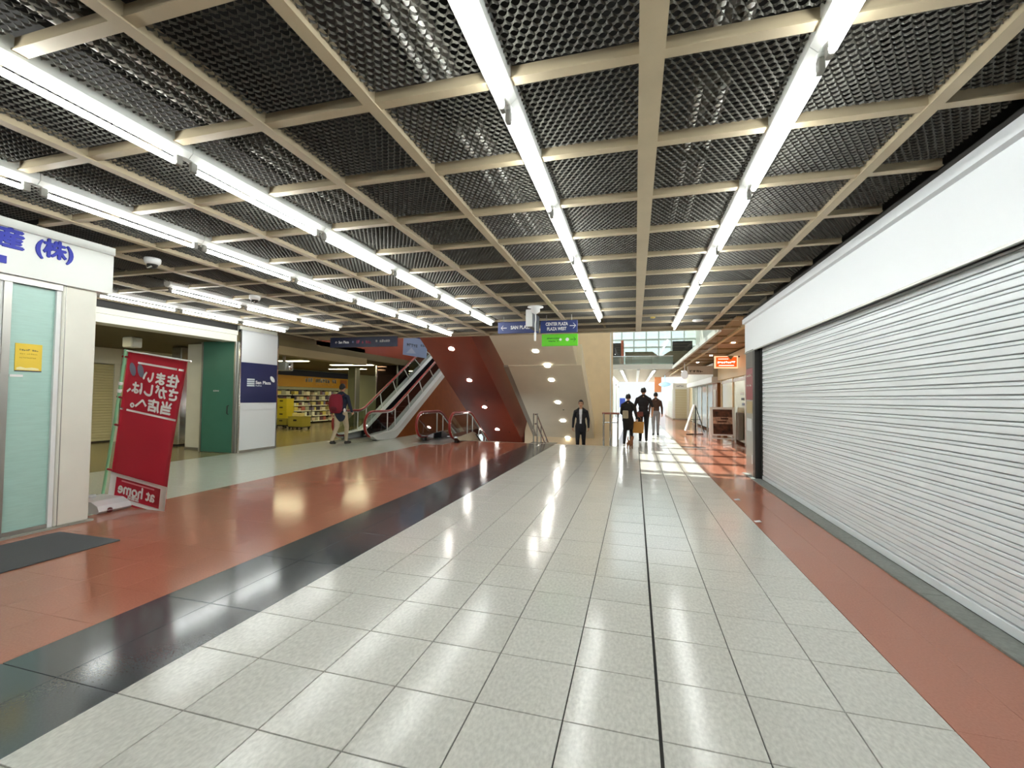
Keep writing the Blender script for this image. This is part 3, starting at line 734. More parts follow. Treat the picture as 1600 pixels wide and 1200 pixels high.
# ------------------------------------------------------------------ sloping soffits above the stairwell
T30 = .577
sof = thing('brown_soffit', 'red-brown sloping escalator underside with round downlights', 'soffit', (-5.2, 11.7, 3.15))
ys, ye = 11.62, 20.5
def zr(y): return 3.15-T30*(y-11.6)
MB().prism([(ys, zr(ys)), (ye, zr(ye)), (ye, zr(ye)+.12), (ys, zr(ys)+.12)], -5.95, -4.40, 'x').build('under_plate', m_brown, sof)
v = []; 
for k in range(2):
    y = (ys, ye)[k]
    v += [(-4.40, y, zr(y)), (-4.18, y, zr(y)+.92), (-4.32, y, zr(y)+.92), (-4.50, y, zr(y)+.06)]
MB().add(v, [(0, 1, 5, 4), (1, 2, 6, 5), (2, 3, 7, 6), (3, 0, 4, 7), (0, 3, 2, 1), (4, 5, 6, 7)]).build('side_plate', mat('red_brown_shaded', '7C352A', .34, noise=.05, nscale=3), sof)  # shading of the side face put into a darker red-brown
MB().prism([(ys, zr(ys)), (ye, zr(ye)), (ye, zr(ye)+.9), (ys, zr(ys)+.9)], -5.99, -5.95, 'x').build('left_plate', m_brown, sof)
nrm = Vector((0, -T30, -1)).normalized()
for y in (12.1, 13.6, 15.16, 16.72):
    c = Vector((-5.2, y, zr(y)))+nrm*.006
    MB().disc(c, .082, nrm, 20).build('downlight', m_down, sof)
for (x, y) in ((-5.0, 14.75), (-4.75, 16.9)): MB().disc(Vector((x, y, zr(y)))+nrm*.005, .03, nrm, 12).build('sprinkler_hole', m_black, sof)
for y in (12.3, 13.2, 14.1): 
    MB().disc((-4.185, y+.05, zr(y)+.86), .022, (1, 0, .2), 10).build('bolt_head', m_black, sof)
bs = thing('beige_soffit', 'beige sloping stair underside with a line of bright downlights', 'soffit', (-2.6, 11.7, 3.15))
yk, zk = 13.2, 2.45
def zb(y): return 3.15-(3.15-zk)/(yk-11.66)*(y-11.66) if y < yk else zk-.578*(y-yk)
MB().prism([(11.66, 3.15), (yk, zk), (yk, zk+.6), (11.66, 3.7)], -3.9, -1.66, 'x').build('upper_slab', m_beige, bs)
MB().prism([(yk, zk-.02), (20.5, zb(20.5)), (20.5, zb(20.5)+.7), (yk, zk+.6)], -3.78, -1.52, 'x').build('lower_slab', m_beige, bs)
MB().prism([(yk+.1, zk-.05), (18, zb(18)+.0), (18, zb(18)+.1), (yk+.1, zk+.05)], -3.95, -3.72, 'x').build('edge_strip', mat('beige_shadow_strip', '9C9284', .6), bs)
for y in (12.45, 13.21, 13.9, 15.14, 16.33, 17.61):
    n2 = Vector((0, -.46 if y < yk else -.578, -1)).normalized(); c = Vector((-2.55 if y > 12.6 else -2.75, y, zb(y)-.02*(y > yk)))+n2*.008
    MB().disc(c, .085, n2, 20).build('downlight', m_down, bs)
MB().disc(Vector((-2.42, 15.6, zb(15.6)-.02))+n2*.008, .03, n2, 10).build('sprinkler_hole', m_dark, bs)
tw = thing('tan_stair_wall', 'tan painted wall closing the right end of the stairwell', 'wall', (-1.5, 17.5, -2.8))
B('wall_slab', -4.3, -.90, 17.6, 19.2, -2.8, 5.6, m_tan, tw); B('edge_strip', -.93, -.89, 17.58, 17.62, 0, 5.6, m_white, tw)
struct(MB().box(-7.05, -4.3, 20.4, 20.7, -2.8, 6).build('wall_stair_back', m_brown), 'red-brown wall at the back of the escalator well')
struct(MB().box(-7.2, -.4, 13.4, 21, -3.1, -2.8).build('trim_5', m_dark), 'lower level floor below the stairwell')
struct(MB().box(-.55, -.40, 13.9, 20, -2.8, -.31).build('wall_well_right', m_beige), 'beige side of the stairwell below floor level')
# stairs going down
stc_ = thing('down_stairs', 'stairs leading down under the beige soffit', 'stairs', (-2.0, 13.86, 0))
for k in range(12):
    B('stair_step', -3.4, -.56, 13.86+k*.30, 13.86+(k+1)*.30+.02, -.165*(k+1)-.17, -.165*(k+1), m_nosing, stc_)
m_wood = mat('rail_wood', '5E3020', .35)
def stair_rail(x, lab):
    t = thing('stair_handrail', lab, 'handrail', (x, 13.9, 0))
    for dx in (-.06, .06):
        MB().tube([(x+dx, 13.9, 0), (x+dx, 13.9, .95)], .020, 8).build('rail_post', m_chrome, t)
    for h in (.62, .92):
        MB().tube([(x, 13.88, h), (x, 14.1, h), (x, 17.1, h-1.65)], .022, 8).build('rail_bar', m_wood, t)
    for k in range(1, 4):
        MB().tube([(x, 13.9+k*.9, -.165*int(k*3+1)), (x, 13.9+k*.9, .92-.55*(k*.9-.2)-.02)], .018, 8).build('rail_post', m_chrome, t)
stair_rail(-3.05, 'slim stair handrail where the red-brown plate meets the beige soffit')
rt = thing('guard_rail', 'steel guard rail beside the tan wall at the stair head', 'railing', (-.75, 14.3, 0))
for x, y in ((-.92, 13.95), (-.72, 13.97), (-.50, 14.0)): MB().tube([(x, y, 0), (x, y, 1.0)], .028, 10).build('rail_post', m_chrome, rt)
MB().tube([(-.97, 13.95, 1.0), (-.45, 14.0, 1.0)], .03, 10).build('top_rail', mat('rail_rust', '9A5A4A', .4), rt)
MB().tube([(-.92, 13.95, .72), (-.50, 14.0, .72)], .018, 8).build('mid_rail', m_chrome, rt)

# mirrored column and blue banner above the up escalator
mc = thing('mirror_column', 'dark mirror clad column behind the up escalator', 'column', (-10.3, 17.4, 0))
B('mirror_face', -10.72, -9.72, 16.9, 17.9, .1, 4.5, mat('mirror_dark', '4A3A36', .06, metal=.9), mc); B('corner_strip', -9.74, -9.69, 16.87, 16.93, 0, 4.5, m_chrome, mc); B('corner_strip', -10.75, -10.70, 16.87, 16.93, 0, 4.5, m_chrome, mc); B('plinth', -10.75, -9.69, 16.88, 17.92, 0, .1, m_dark, mc)
bb = thing('blue_banner', 'pale blue hanging banner above the up escalator', 'banner', (-8.7, 16.4, 3.3))
MB().prism([(-9.15, 3.15), (-8.1, 2.98), (-8.05, 3.75), (-9.12, 3.95)], 16.3, 16.33, 'y').build('cloth', mat('banner_blue', '9DB8E4', .6), bb)
MB().prism([(-8.75, 3.86), (-8.1, 3.70), (-8.02, 3.98), (-8.7, 4.1)], 16.28, 16.30, 'y').build('top_strip', mat('banner_blue_deep', '34489C', .6), bb)
scrawl('lettering', .5, .13, 5, mat('banner_ink', '4E5E80', .6), bb, (-8.72, 16.298, 3.52), (1, 0, -.18), seed=41); scrawl('lettering', .2, .1, 2, mat('banner_ink', '4E5E80', .6), bb, (-8.25, 16.298, 3.50), (1, 0, -.18), seed=42)
MB().prism([(-9.0, 3.2), (-8.75, 3.42), (-8.55, 3.18)], 16.296, 16.30, 'y').build('picture', mat('banner_ice', 'BFD2F0', .6), bb)

# ------------------------------------------------------------------ atrium, upper floor, far corridor
m_slabw = mat('slab_white', 'E6E6E0', .4)
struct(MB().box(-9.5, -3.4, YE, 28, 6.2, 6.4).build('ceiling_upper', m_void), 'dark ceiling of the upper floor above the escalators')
struct(MB().box(-9.9, -9.5, YE, 28, 3.0, 6.4).build('wall_upper_left', m_brown), 'red-brown upper wall left of the escalators')
struct(MB().box(-9.5, 5, YE-.2, YE, 4.15, 6.4).build('wall_upper_front', m_cream), 'upper wall over the ceiling edge')
for n_, x in enumerate((-8.72, -7.6, -6.1)):  # unseen battens added to brighten the escalators from above
    for k in range(6):
        t = thing('added_upper_batten', 'added unseen batten on the upper floor ceiling, '+['left', 'middle', 'right'][n_]+' row, '+ORD[k]+' from the front', 'ceiling light', (x, 12.6+k*1.8, 6.17), 0, 'added unseen battens on the upper floor ceiling')
        B('body', -.07, .07, 0, 1.6, -.05, 0, m_batten, t, 0, True); MB().tube([(0, .04, -.075), (0, 1.56, -.075)], .022, 8).build('tube', m_tube, t, True)
m_woodc = mat('soffit_wood', '8E7450', .55, noise=.10, nscale=4, stretch=(6, .4, 1))
so_ = thing('wood_soffit', 'brown boarded soffit strip over the right hand shops', 'soffit', (2.7, 12, 3.1))
for k in range(5):
    xa = 2.0+k*.34
    for q in range(9):
        B('soffit_board', xa+.006, xa+.334, 10.0+q*2.9, 10.0+(q+1)*2.9-.01, 3.155, 3.18, m_woodc, so_)
B('soffit_base', 2.0, 3.72, 9.95, 36, 3.18, 3.24, m_dark, so_)
B('white_edge', 1.93, 2.0, YE, 25.5, 3.10, 3.24, m_slabw, so_); B('soffit_beam', 2.34, 2.42, 9.95, 34, 3.10, 3.155, mat('soffit_beam', 'C8AE80', .5), so_)
for q in range(12): B('soffit_rib', 2.0, 3.6, 11.2+q*1.6, 11.24+q*1.6, 3.125, 3.155, m_woodc, so_)
# smoke screen glass at the ceiling edge
gs = thing('smoke_screen', 'clear glass smoke screen hanging at the ceiling edge by the atrium', 'glass screen', (.7, YE+.04, 2.6))
for k in range(2): B('pane', -.50+k*1.22, .71+k*1.22, YE+.03, YE+.038, 2.58, 3.14, m_glass, gs)
# upper far side
struct(B('trim_6', -1.35, 2.0, 25.5, 25.75, 3.10, 3.36, m_slabw), 'white slab edge of the upper floor across the atrium')
gb = thing('upper_balustrade', 'glass balustrade on the far upper floor edge', 'railing', (.3, 25.6, 3.36))
for k in range(3): B('pane', -1.3+k*1.1, -.22+k*1.1, 25.60, 25.612, 3.36, 3.80, glass('aqua_glass', 'E4F0EE', .05, .12), gb)
MB().tube([(-1.3, 25.6, 3.82), (2.0, 25.6, 3.82)], .02, 8).build('cap_rail', m_chrome, gb)
fo = thing('folded_canopy', 'dark olive folded canopy with a V notch on the upper floor', 'canopy', (.8, 27, 3.4))
m_olive = mat('canopy_olive', '6E6650', .6)
MB().prism([(-.56, 3.55), (-.56, 4.17), (.95, 4.17), (1.38, 3.84), (1.90, 4.19), (3.1, 4.19), (3.1, 3.55), (1.75, 3.52), (1.38, 3.30), (.85, 3.50)], 26.6, 29.5, 'y').build('folded_slab', m_olive, fo)
rc = tag(MB().tube([(-.70, 25.9, 3.3), (-.70, 25.9, 4.75)], .075, 12).build('red_column', mat('column_salmon', 'C87058', .5)), 'thin salmon red column on the far upper floor', 'column')
tag(B('upper_kiosk', -1.5, -.62, 26.0, 26.5, 3.41, 4.62, m_dark), 'dark sign box behind the salmon column on the upper floor', 'sign box')
tag(B('upper_dark_box', 2.05, 3.1, 26.7, 27, 4.192, 4.75, m_dark), 'dark box at the right of the upper floor', 'sign box')
cw = thing('curtain_wall', 'white framed glass curtain wall above the far upper floor', 'window wall', (.5, 30.5, 3.4))
m_mull = mat('mullion_white', 'E4ECEC', .5); m_pane = glass('curtain_pane', 'EEF6F6', .04, .30)
for k in range(10): B('mullion', -3.2+k*.78-.04, -3.2+k*.78+.04, 30.4, 30.55, 3.4, 9.2, m_mull, cw)
for z in (3.9, 4.85, 5.35, 6.3, 7.3, 8.3): B('transom', -3.3, 4.0, 30.38, 30.56, z-.05, z+.05, m_mull, cw)
for k in range(9):
    for z0, z1 in ((3.9, 4.85), (4.85, 5.35), (5.35, 6.3), (6.3, 7.3)):
        B('pane', -3.2+k*.78+.04, -3.2+(k+1)*.78-.04, 30.46, 30.48, z0+.05, z1-.05, m_pane, cw)
# skylight
sk = thing('skylight', 'glazed skylight roof over the atrium with white bars', 'skylight', (0, 20, 8.9))
for k in range(12): B('glazing_bar', -2.6, .5, YE+.2+k*1.55, YE+.34+k*1.55, 8.8, 9.0, m_mull, sk)
for k in range(8): B('glazing_rib', -2.6+k*.44-.03, -2.6+k*.44+.03, YE, 30.3, 8.9, 8.98, m_mull, sk)
m_roofg = glass('roof_glass', 'F6FAFA', .0)
for k in range(11): B('pane', -2.6, .5, YE+.34+k*1.55, YE+.2+(k+1)*1.55, 8.99, 9.0, m_roofg, sk)
for x0_, x1_ in ((-3.38, -2.62), (.52, 3.70)): B('sun_mask_panel', x0_, x1_, YE, 30.3, 8.9, 9.0, m_white, sk)  # unseen opaque roof strips added to narrow the sun patch
struct(MB().box(3.73, 3.9, 9.9, 36, 3.43, 9.1).build('wall_atrium_right', m_cream), 'cream atrium wall above the right shops')
struct(MB().box(-3.6, -3.4, YE, 30.4, 6.2, 9.0).build('wall_atrium_left', m_cream), 'cream atrium wall above the stairs')
# far corridor
struct(MB().box(-3.5, 1.98, 25.76, 46, 3.15, 3.40).build('ceiling_far', mat('far_ceiling', 'A59A84', .6)), 'low ceiling of the corridor beyond the atrium')
struct(MB().box(-1.9, -1.55, 20, 46, 0, 3.15).build('wall_far_corridor_left', mat('far_wall_white', 'C6CCC4', .5)), 'pale left wall of the far corridor')
for k in range(3):
    t = thing('far_shop_panel', ['nearest', 'middle', 'farthest'][k]+' pale shop panel on the left of the far corridor', 'panel', (-1.5, 27+k*6, 0), 0, 'pale panels in the far corridor')
    B('panel', -.05, 0, 0, 4.6, .1, 2.5, mat('far_panel', 'D4DCD4', .35), t, 0, True); B('panel_frame', -.05, .03, 4.6, 4.75, 0, 2.7, m_brushed, t, 0, True)
for n_, x in enumerate((-.75, 1.05)):
    for k in range(5):
        t = thing('far_fluorescent', 'lit tube batten in the far corridor, '+['left', 'right'][n_]+' row, '+ORD[k]+' from the atrium', 'ceiling light', (x, 26.4+k*3.6, 3.128), 0, 'tube battens in the far corridor')
        B('body', -.09, .09, 0, 3.3, -.06, 0, m_batten, t, 0, True); MB().tube([(0, .05, -.085), (0, 3.25, -.085)], .03, 8).build('tube', m_tube, t, True)
tag(B('far_beam', .1, .26, 25.8, 46, 3.05, 3.149, m_slabw), 'pale beam between the two light rows of the far corridor', 'beam')
tag(B('far_orange_sign', 1.45, 1.95, 36, 36.2, 2.0, 3.149, mat('sign_rust', 'C07848', .5)), 'rust orange hanging sign in the bright far corridor', 'sign')
tag(MB().bbox(-.95, -.6, 29.6, 29.7, .9, 1.5, .02).build('blue_notice', mat('notice_blue', '3E56B8', .5)), 'small blue notice board beyond the woman with the dog', 'sign')
tag(MB().tube([(-.775, 29.65, 0), (-.775, 29.65, .92)], .02, 8).build('notice_stand', m_dark), 'thin stand holding the small blue notice', 'stand')
struct(MB().box(-12, 12, 60, 60.2, -1, 7).build('wall_outside', mat('outside_wall', 'B4B8B8', .7)), 'sunlit white building outside the far exit')

# ------------------------------------------------------------------ right hand shops beyond the shutter
struct(MB().box(3.73, 3.9, 9.9, 46, 0, 3.42).build('wall_right_far', mat('shop_wall_cream', 'D8C8A4', .55)), 'cream wall of the small shops on the right')
struct(MB().box(2.72, 3.72, 9.72, 9.9, 0, 3.09).build('wall_right_return', mat('shop_wall_cream', 'D8C8A4', .55)), 'cream return wall behind the pillar')
m_shopc = mat('shop_frame_cream', 'E6CFA4', .5)
cs = thing('cafe_front', 'cream shop front with tall glass door behind the sandwich board', 'shop front', (3.5, 16, 0))
B('lintel', 3.30, 3.72, 13.0, 20.0, 2.25, 3.10, m_shopc, cs)
for y in (15.5, 17.4, 19.6): B('door_frame', 3.36, 3.44, y, y+.12, 0, 2.25, m_white if y < 16 else m_shopc, cs)
for y in (15.62, 17.52): B('glass_pane', 3.39, 3.40, y, y+ (1.78 if y < 16 else 2.08), .08, 2.25, mat('cafe_glass', 'C9C4A6', .06), cs)
B('white_top_rail', 3.37, 3.41, 15.6, 19.6, 2.1, 2.2, m_white, cs)
for k in range(3): B('pane_sticker', 3.382, 3.389, 15.75+k*.08, 16.1+k*.1, 1.28+k*.17, 1.36+k*.17, [m_navy, m_black, m_white][k], cs)
tag(MB().bbox(3.2, 3.36, 15.75, 16.15, .15, 1.05, .02).build('stock_rack', mat('rack_grey', '6E6A60', .5)), 'grey rack standing against the cafe glass door', 'rack')
os_ = thing('orange_sign', 'small orange sign box jutting out above the cafe door', 'sign', (2.9, 16, 2.5))
B('sign_case', 2.54, 3.24, 15.96, 16.08, 2.50, 2.90, emit('sign_rim', (1.0, .66, .40), .55), os_)
B('sign_face', 2.58, 3.20, 15.945, 15.962, 2.54, 2.86, emit('sign_orange', (1.0, .11, .01), .55), os_)
scrawl('lettering', .54, .07, 9, emit('sign_letters', (1, .92, .84), .9), os_, (2.89, 15.944, 2.69), (1, 0, 0), seed=51); B('stripe', 2.66, 3.12, 15.940, 15.946, 2.575, 2.60, MATS['sign_letters'], os_); B('stripe', 2.64, 2.95, 15.940, 15.946, 2.79, 2.81, MATS['sign_letters'], os_)
MB().prism([(2.92, 2.90), (3.12, 2.90), (3.02, 2.76)], 15.93, 15.945, 'y').build('hanging_tag', mat('tag_tan', 'A89468', .5), os_)
B('bracket', 3.24, 3.34, 16.0, 16.04, 2.86, 2.90, m_dark, os_)
# A-frame board
af = thing('sandwich_board', 'white framed sandwich board with brown food photographs', 'sign board', (2.94, 17.0, 0))
def aframe(t, w_, h, lean, mat_fr):
    for s in (-1, 1):
        for x in (-w_/2, w_/2-.05):
            MB().add([(x, s*lean, 0), (x+.05, s*lean, 0), (x+.05, s*lean+.03, 0), (x, s*lean+.03, 0), (x, 0, h), (x+.05, 0, h), (x+.05, .03, h), (x, .03, h)], [(0, 3, 2, 1), (4, 5, 6, 7), (0, 1, 5, 4), (1, 2, 6, 5), (2, 3, 7, 6), (3, 0, 4, 7)]).build('frame_leg', mat_fr, t, True)
aframe(af, .80, 1.2, .22, m_white)
def lean_panel(t, name, x0, x1, z0, z1, h, lean, material, d=.0, parent=None):
    ya = -lean*(1-z0/h)-.012-d; yb = -lean*(1-z1/h)-.012-d
    return MB().add([(x0, ya, z0), (x1, ya, z0), (x1, yb, z1), (x0, yb, z1), (x0, ya+.012, z0), (x1, ya+.012, z0), (x1, yb+.012, z1), (x0, yb+.012, z1)],
             [(0, 1, 2, 3), (7, 6, 5, 4), (0, 4, 5, 1), (1, 5, 6, 2), (2, 6, 7, 3), (3, 7, 4, 0)]).build(name, material, parent or t, True)
lean_panel(af, 'board', -.38, .38, .22, 1.2, 1.2, .22, m_white)
m_food = mat('food_brown', '4A2A1E', .35, noise=.9, nscale=9); m_food2 = mat('food_pale', 'B08C78', .35, noise=.5, nscale=12)
lean_panel(af, 'photo', -.31, .31, .27, .62, 1.2, .22, m_food, .006); lean_panel(af, 'photo', -.31, .31, .62, .86, 1.2, .22, m_food2, .006); lean_panel(af, 'photo', -.31, .31, .86, 1.12, 1.2, .22, m_food, .006)
for (x, z, w_) in ((-.02, .70, .30), (.06, .80, .24)): lean_panel(af, 'photo_detail', x-w_/2, x+w_/2, z-.03, z+.03, 1.2, .22, m_food, .010)
lean_panel(af, 'bottom_rail', -.38, .38, .10, .14, 1.2, .22, m_white)
# easel seen from the side
ez = thing('easel_board', 'folding black easel with a white board seen edge on', 'easel', (2.42, 20, 0))
for a, b in (((-.34, -.05, .18), (-.02, 0, 1.25)), ((.36, .0, .12), (.0, 0, 1.25)), ((.02, .22, 0), (.02, 0, 1.2)), ((.02, -.15, 0), (.02, 0, 1.2))): MB().tube([a, b], .017, 8).build('leg', m_black, ez, True)
MB().tube([(-.2, 0, .62), (.18, 0, .62)], .012, 6).build('brace', m_black, ez, True)
MB().tube([(-.36, -.2, .02), (.34, .2, .02)], .02, 6).build('foot_bar', m_black, ez, True)
MB().add([(-.40, -.28, .15), (-.40, .28, .15), (-.05, .28, 1.26), (-.05, -.28, 1.26), (-.36, -.28, .14), (-.36, .28, .14), (-.01, .28, 1.25), (-.01, -.28, 1.25)], [(0, 3, 2, 1), (4, 5, 6, 7), (0, 1, 5, 4), (1, 2, 6, 5), (2, 3, 7, 6), (3, 0, 4, 7)]).build('white_board', m_white, ez, True)
# second shop: grey header, glass, wooden pier
s2 = thing('glass_shop', 'shop front with slanted grey header, green glass and wooden pier', 'shop front', (3.5, 24, 0))
B('header', 3.15, 3.72, 20.2, 29.5, 2.42, 3.0, mat('header_stone', 'B8B4A4', .5, noise=.08, nscale=5), s2); B('white_lip', 3.10, 3.72, 20.2, 29.5, 2.18, 2.42, m_white, s2)
B('wood_pier', 3.34, 3.72, 20.4, 21.6, 0, 2.18, mat('pier_wood', '8E5A2C', .45), s2); B('framed_notice', 3.32, 3.34, 20.6, 21.2, 1.1, 1.9, mat('notice_pale', 'D0C8BC', .4), s2)
for k in range(4): B('glass_pane', 3.42, 3.44, 21.8+k*1.9, 23.5+k*1.9, .1, 2.18, mat('shop_glass_green', '93A296', .1), s2); B('mullion', 3.40, 3.47, 23.5+k*1.9, 23.7+k*1.9, 0, 2.18, m_cream, s2)
ps = thing('projecting_sign', 'small white projecting sign with dark lettering over the easel', 'sign', (2.5, 20.1, 2.5))
B('sign_case', 2.16, 3.15, 20.25, 20.35, 2.52, 2.88, mat('sign_lilac', 'CFC8C2', .5), ps); scrawl('lettering', .55, .1, 4, mat('sign_ink', '4A4440', .5), ps, (2.5, 20.245, 2.66), (1, 0, 0), seed=61)
tag(MB().ellipsoid((2.25, 22.4, 2.62), (.16, .05, .22), 14, 8).tube([(2.25, 22.4, 2.8), (2.25, 22.4, 3.155)], .012, 6).build('round_sign', emit('round_sign_glow', (.7, .72, .75), .25)), 'round white lit sign left of the projecting sign', 'sign')
# white kiosk with cream shutters
ki = thing('white_kiosk', 'white boxed kiosk with closed cream shutters at the far right', 'kiosk', (3.2, 36, 0))
B('body', 2.62, 3.72, 33.9, 42, 0, 2.62, m_white, ki)
for k in range(12): B('shutter_slat', 2.78, 3.55, 33.86, 33.90, .10+k*.175, .265+k*.175, mat('kiosk_shutter', 'C4BEA2', .5), ki)
for k in range(12): B('shutter_slat', 2.59, 2.62, 34.3, 38.5, .10+k*.175, .265+k*.175, mat('kiosk_side', 'D4DAD4', .5), ki)
B('base', 2.60, 3.63, 33.85, 42, 0, .09, mat('kiosk_base', '8A8678', .5), ki); scrawl('lettering', .5, .12, 5, mat('sign_ink2', '8890A0', .5), ki, (3.1, 33.88, 2.42), (1, 0, 0), seed=62)
tag(MB().ellipsoid((2.05, 33.4, 2.5), (.42, .12, .16), 16, 8).tube([(2.05, 33.4, 2.6), (2.05, 33.4, 3.155)], .02, 6).build('oval_sign', emit('oval_sign_glow', (.45, .75, .95), .35)), 'pale blue lit oval sign in front of the white kiosk', 'sign')
for n_, (x, y) in enumerate(((2.8, 12.2), (2.8, 14.4), (2.8, 18.4), (2.75, 21.8), (2.75, 24.5), (2.75, 28.5))): tag(MB().lathe([(0, -.012), (.05, -.012), (.055, 0)], (x, y, 3.154), 16).build('added_soffit_lamp', emit('soffit_lamp_glow', (1, .86, .66), 45.0)), ORD[n_]+' added round lamp in the brown soffit counted from the near end', 'ceiling light')  # added to light the right shops; only a warm wall glow hints at them

# ------------------------------------------------------------------ hanging signs and ceiling devices
def hang(name, label, x0, x1, z0, z1, y, material, drop=True):
    t = thing(name, label, 'sign', ((x0+x1)/2, y, z0))
    B('panel', x0, x1, y, y+.05, z0, z1, material, t, .004)
    if drop:
        for x in (x0+.12, x1-.12): MB().tube([(x, y+.025, z1), (x, y+.025, CEIL+.01)], .008, 6).build('hanger', m_brushed, t)
    return t
m_navy2 = mat('sign_navy', '2B3A72', .4)
a = hang('hanging_sign', 'navy hanging sign with left arrow reading SAN PLAZA', -2.81, -1.93, 2.80, 3.045, 9.0, m_navy2)
arrow('arrow', .13, .10, m_wletter, a, (-2.68, 8.998, 2.915), (1, 0, 0), right=False); text('lettering', 'SAN PLAZA', .10, m_wletter, a, (-2.30, 8.998, 2.918), (1, 0, 0), extrude=.001, offset=.0035, width=.46)
a = hang('hanging_sign', 'navy hanging sign with right arrow reading CENTER PLAZA PLAZA WEST', -1.89, -1.13, 2.785, 3.04, 9.0, m_navy2)
arrow('arrow', .13, .11, m_wletter, a, (-1.22, 8.998, 2.925), (1, 0, 0)); text('lettering', 'CENTER PLAZA', .092, m_wletter, a, (-1.55, 8.998, 2.965), (1, 0, 0), extrude=.001, offset=.003, width=.46); text('lettering', 'PLAZA WEST', .092, m_wletter, a, (-1.55, 8.998, 2.865), (1, 0, 0), extrude=.001, offset=.003, width=.40)
a = hang('hanging_sign', 'bright green hanging sign below the CENTER PLAZA sign', -1.86, -1.12, 2.515, 2.76, 9.0, mat('sign_green', '5FC41E', .4), drop=False)
m_gink = mat('green_ink', '1E5A10', .5)
arrow('arrow', .11, .09, m_gink, a, (-1.21, 8.998, 2.645), (1, 0, 0)); scrawl('lettering', .26, .03, 9, m_gink, a, (-1.62, 8.998, 2.675), (1, 0, 0), seed=71); scrawl('lettering', .24, .03, 8, m_gink, a, (-1.63, 8.998, 2.615), (1, 0, 0), seed=72)
for x, r_ in ((-1.47, .026), (-1.33, .036)): MB().disc((x, 8.997, 2.645), r_, (0, -1, 0), 16).build('round_mark', m_wletter, a)
for x in (-1.75, -1.24): MB().tube([(x, 9.03, 2.76), (x, 9.03, 2.79)], .008, 6).build('link_rod', m_brushed, a)
cb = thing('box_sign', 'grey box sign turned edge on between the navy signs', 'sign', (-1.93, 8.4, 2.8)); B('box_body', -1.98, -1.88, 8.15, 8.85, 2.80, 3.10, mat('box_grey', '5C6068', .5), cb, .006); B('front_edge', -1.99, -1.87, 8.12, 8.15, 2.79, 3.11, m_white, cb)
pd = thing('ceiling_pendant', 'white ceiling pendant with thin drop rod before the navy signs', 'ceiling device', (-1.80, 8.1, 3.15))
MB().lathe([(.0, 0), (.15, 0), (.15, -.01), (.085, -.014), (.085, -.09), (.03, -.13), (0, -.13)], (0, 0, 0), 20).build('housing', m_white, pd, True); MB().tube([(0, 0, -.12), (.01, 0, -.24), (0, 0, -.32), (0, 0, -.48)], .009, 8).build('drop_rod', m_white, pd, True); MB().tube([(0, 0, -.48), (0, 0, -.64)], .020, 10).build('rod_end', m_white, pd, True)
for n_, (x, y, s) in enumerate(((-5.86, 4.15, 1.0), (-6.3, 6.15, 1.0))):
    t = thing('dome_camera', ['white dome camera on the ceiling beside the corner shop', 'small dome camera on the ceiling between two light rows'][n_], 'camera', (x, y, CEIL-.005))
    MB().lathe([(0, 0), (.085, 0), (.09, -.015), (.085, -.055), (.07, -.075), (.06, -.078)], (0, 0, 0), 20).build('housing', m_white, t, True); MB().ellipsoid((0, 0, -.075), (.06, .06, .055), 16, 8).build('dome', m_dark, t, True); MB().tube([(-.045, -.035, -.105), (0, -.05, -.13), (.045, -.035, -.105)], .012, 6).build('dome_rim', m_chrome, t, True)
tag(MB().lathe([(0, 0), (.10, 0), (.11, -.02), (.09, -.035), (0, -.04)], (1.28, 10.1, CEIL-.005), 20).build('smoke_detector', m_white), 'flat white detector disc near the right ceiling edge', 'detector')
tag(MB().lathe([(0, 0), (.05, 0), (.05, -.02), (0, -.03)], (.35, 9.6, CEIL-.005), 14).build('ceiling_sensor', mat('sensor_gold', 'C8B060', .4)), 'small gold sensor beside the wide central beam', 'detector')
# long navy sign before the escalators
a = hang('hanging_sign', 'long dark navy sign in front of the up escalator', -8.52, -6.36, 2.83, 3.115, 11.0, mat('sign_navy_dark', '161C3C', .4))
text('lettering', '← San Plaza', .10, m_wletter, a, (-8.12, 10.998, 2.975), (1, 0, 0), extrude=.001, offset=.003, width=.46)
m_pink = mat('sign_pink', 'D85A78', .5); text('lettering', '1F', .12, m_pink, a, (-7.60, 10.998, 2.975), (1, 0, 0), extrude=.001, offset=.002); scrawl('lettering', .30, .09, 5, m_pink, a, (-7.32, 10.998, 2.97), (1, 0, 0), seed=81, dense=5); MB().disc((-7.76, 10.997, 2.98), .03, (0, -1, 0), 14).build('round_mark', mat('mark_grey', '6A7090', .5), a)
scrawl('lettering', .46, .07, 7, m_wletter, a, (-6.80, 10.998, 2.99), (1, 0, 0), seed=82, dense=6)
struct(MB().box(-10, 5, -6.2, -6, 0, 4.35).build('wall_back', m_cream), 'plain cream wall behind the viewer')

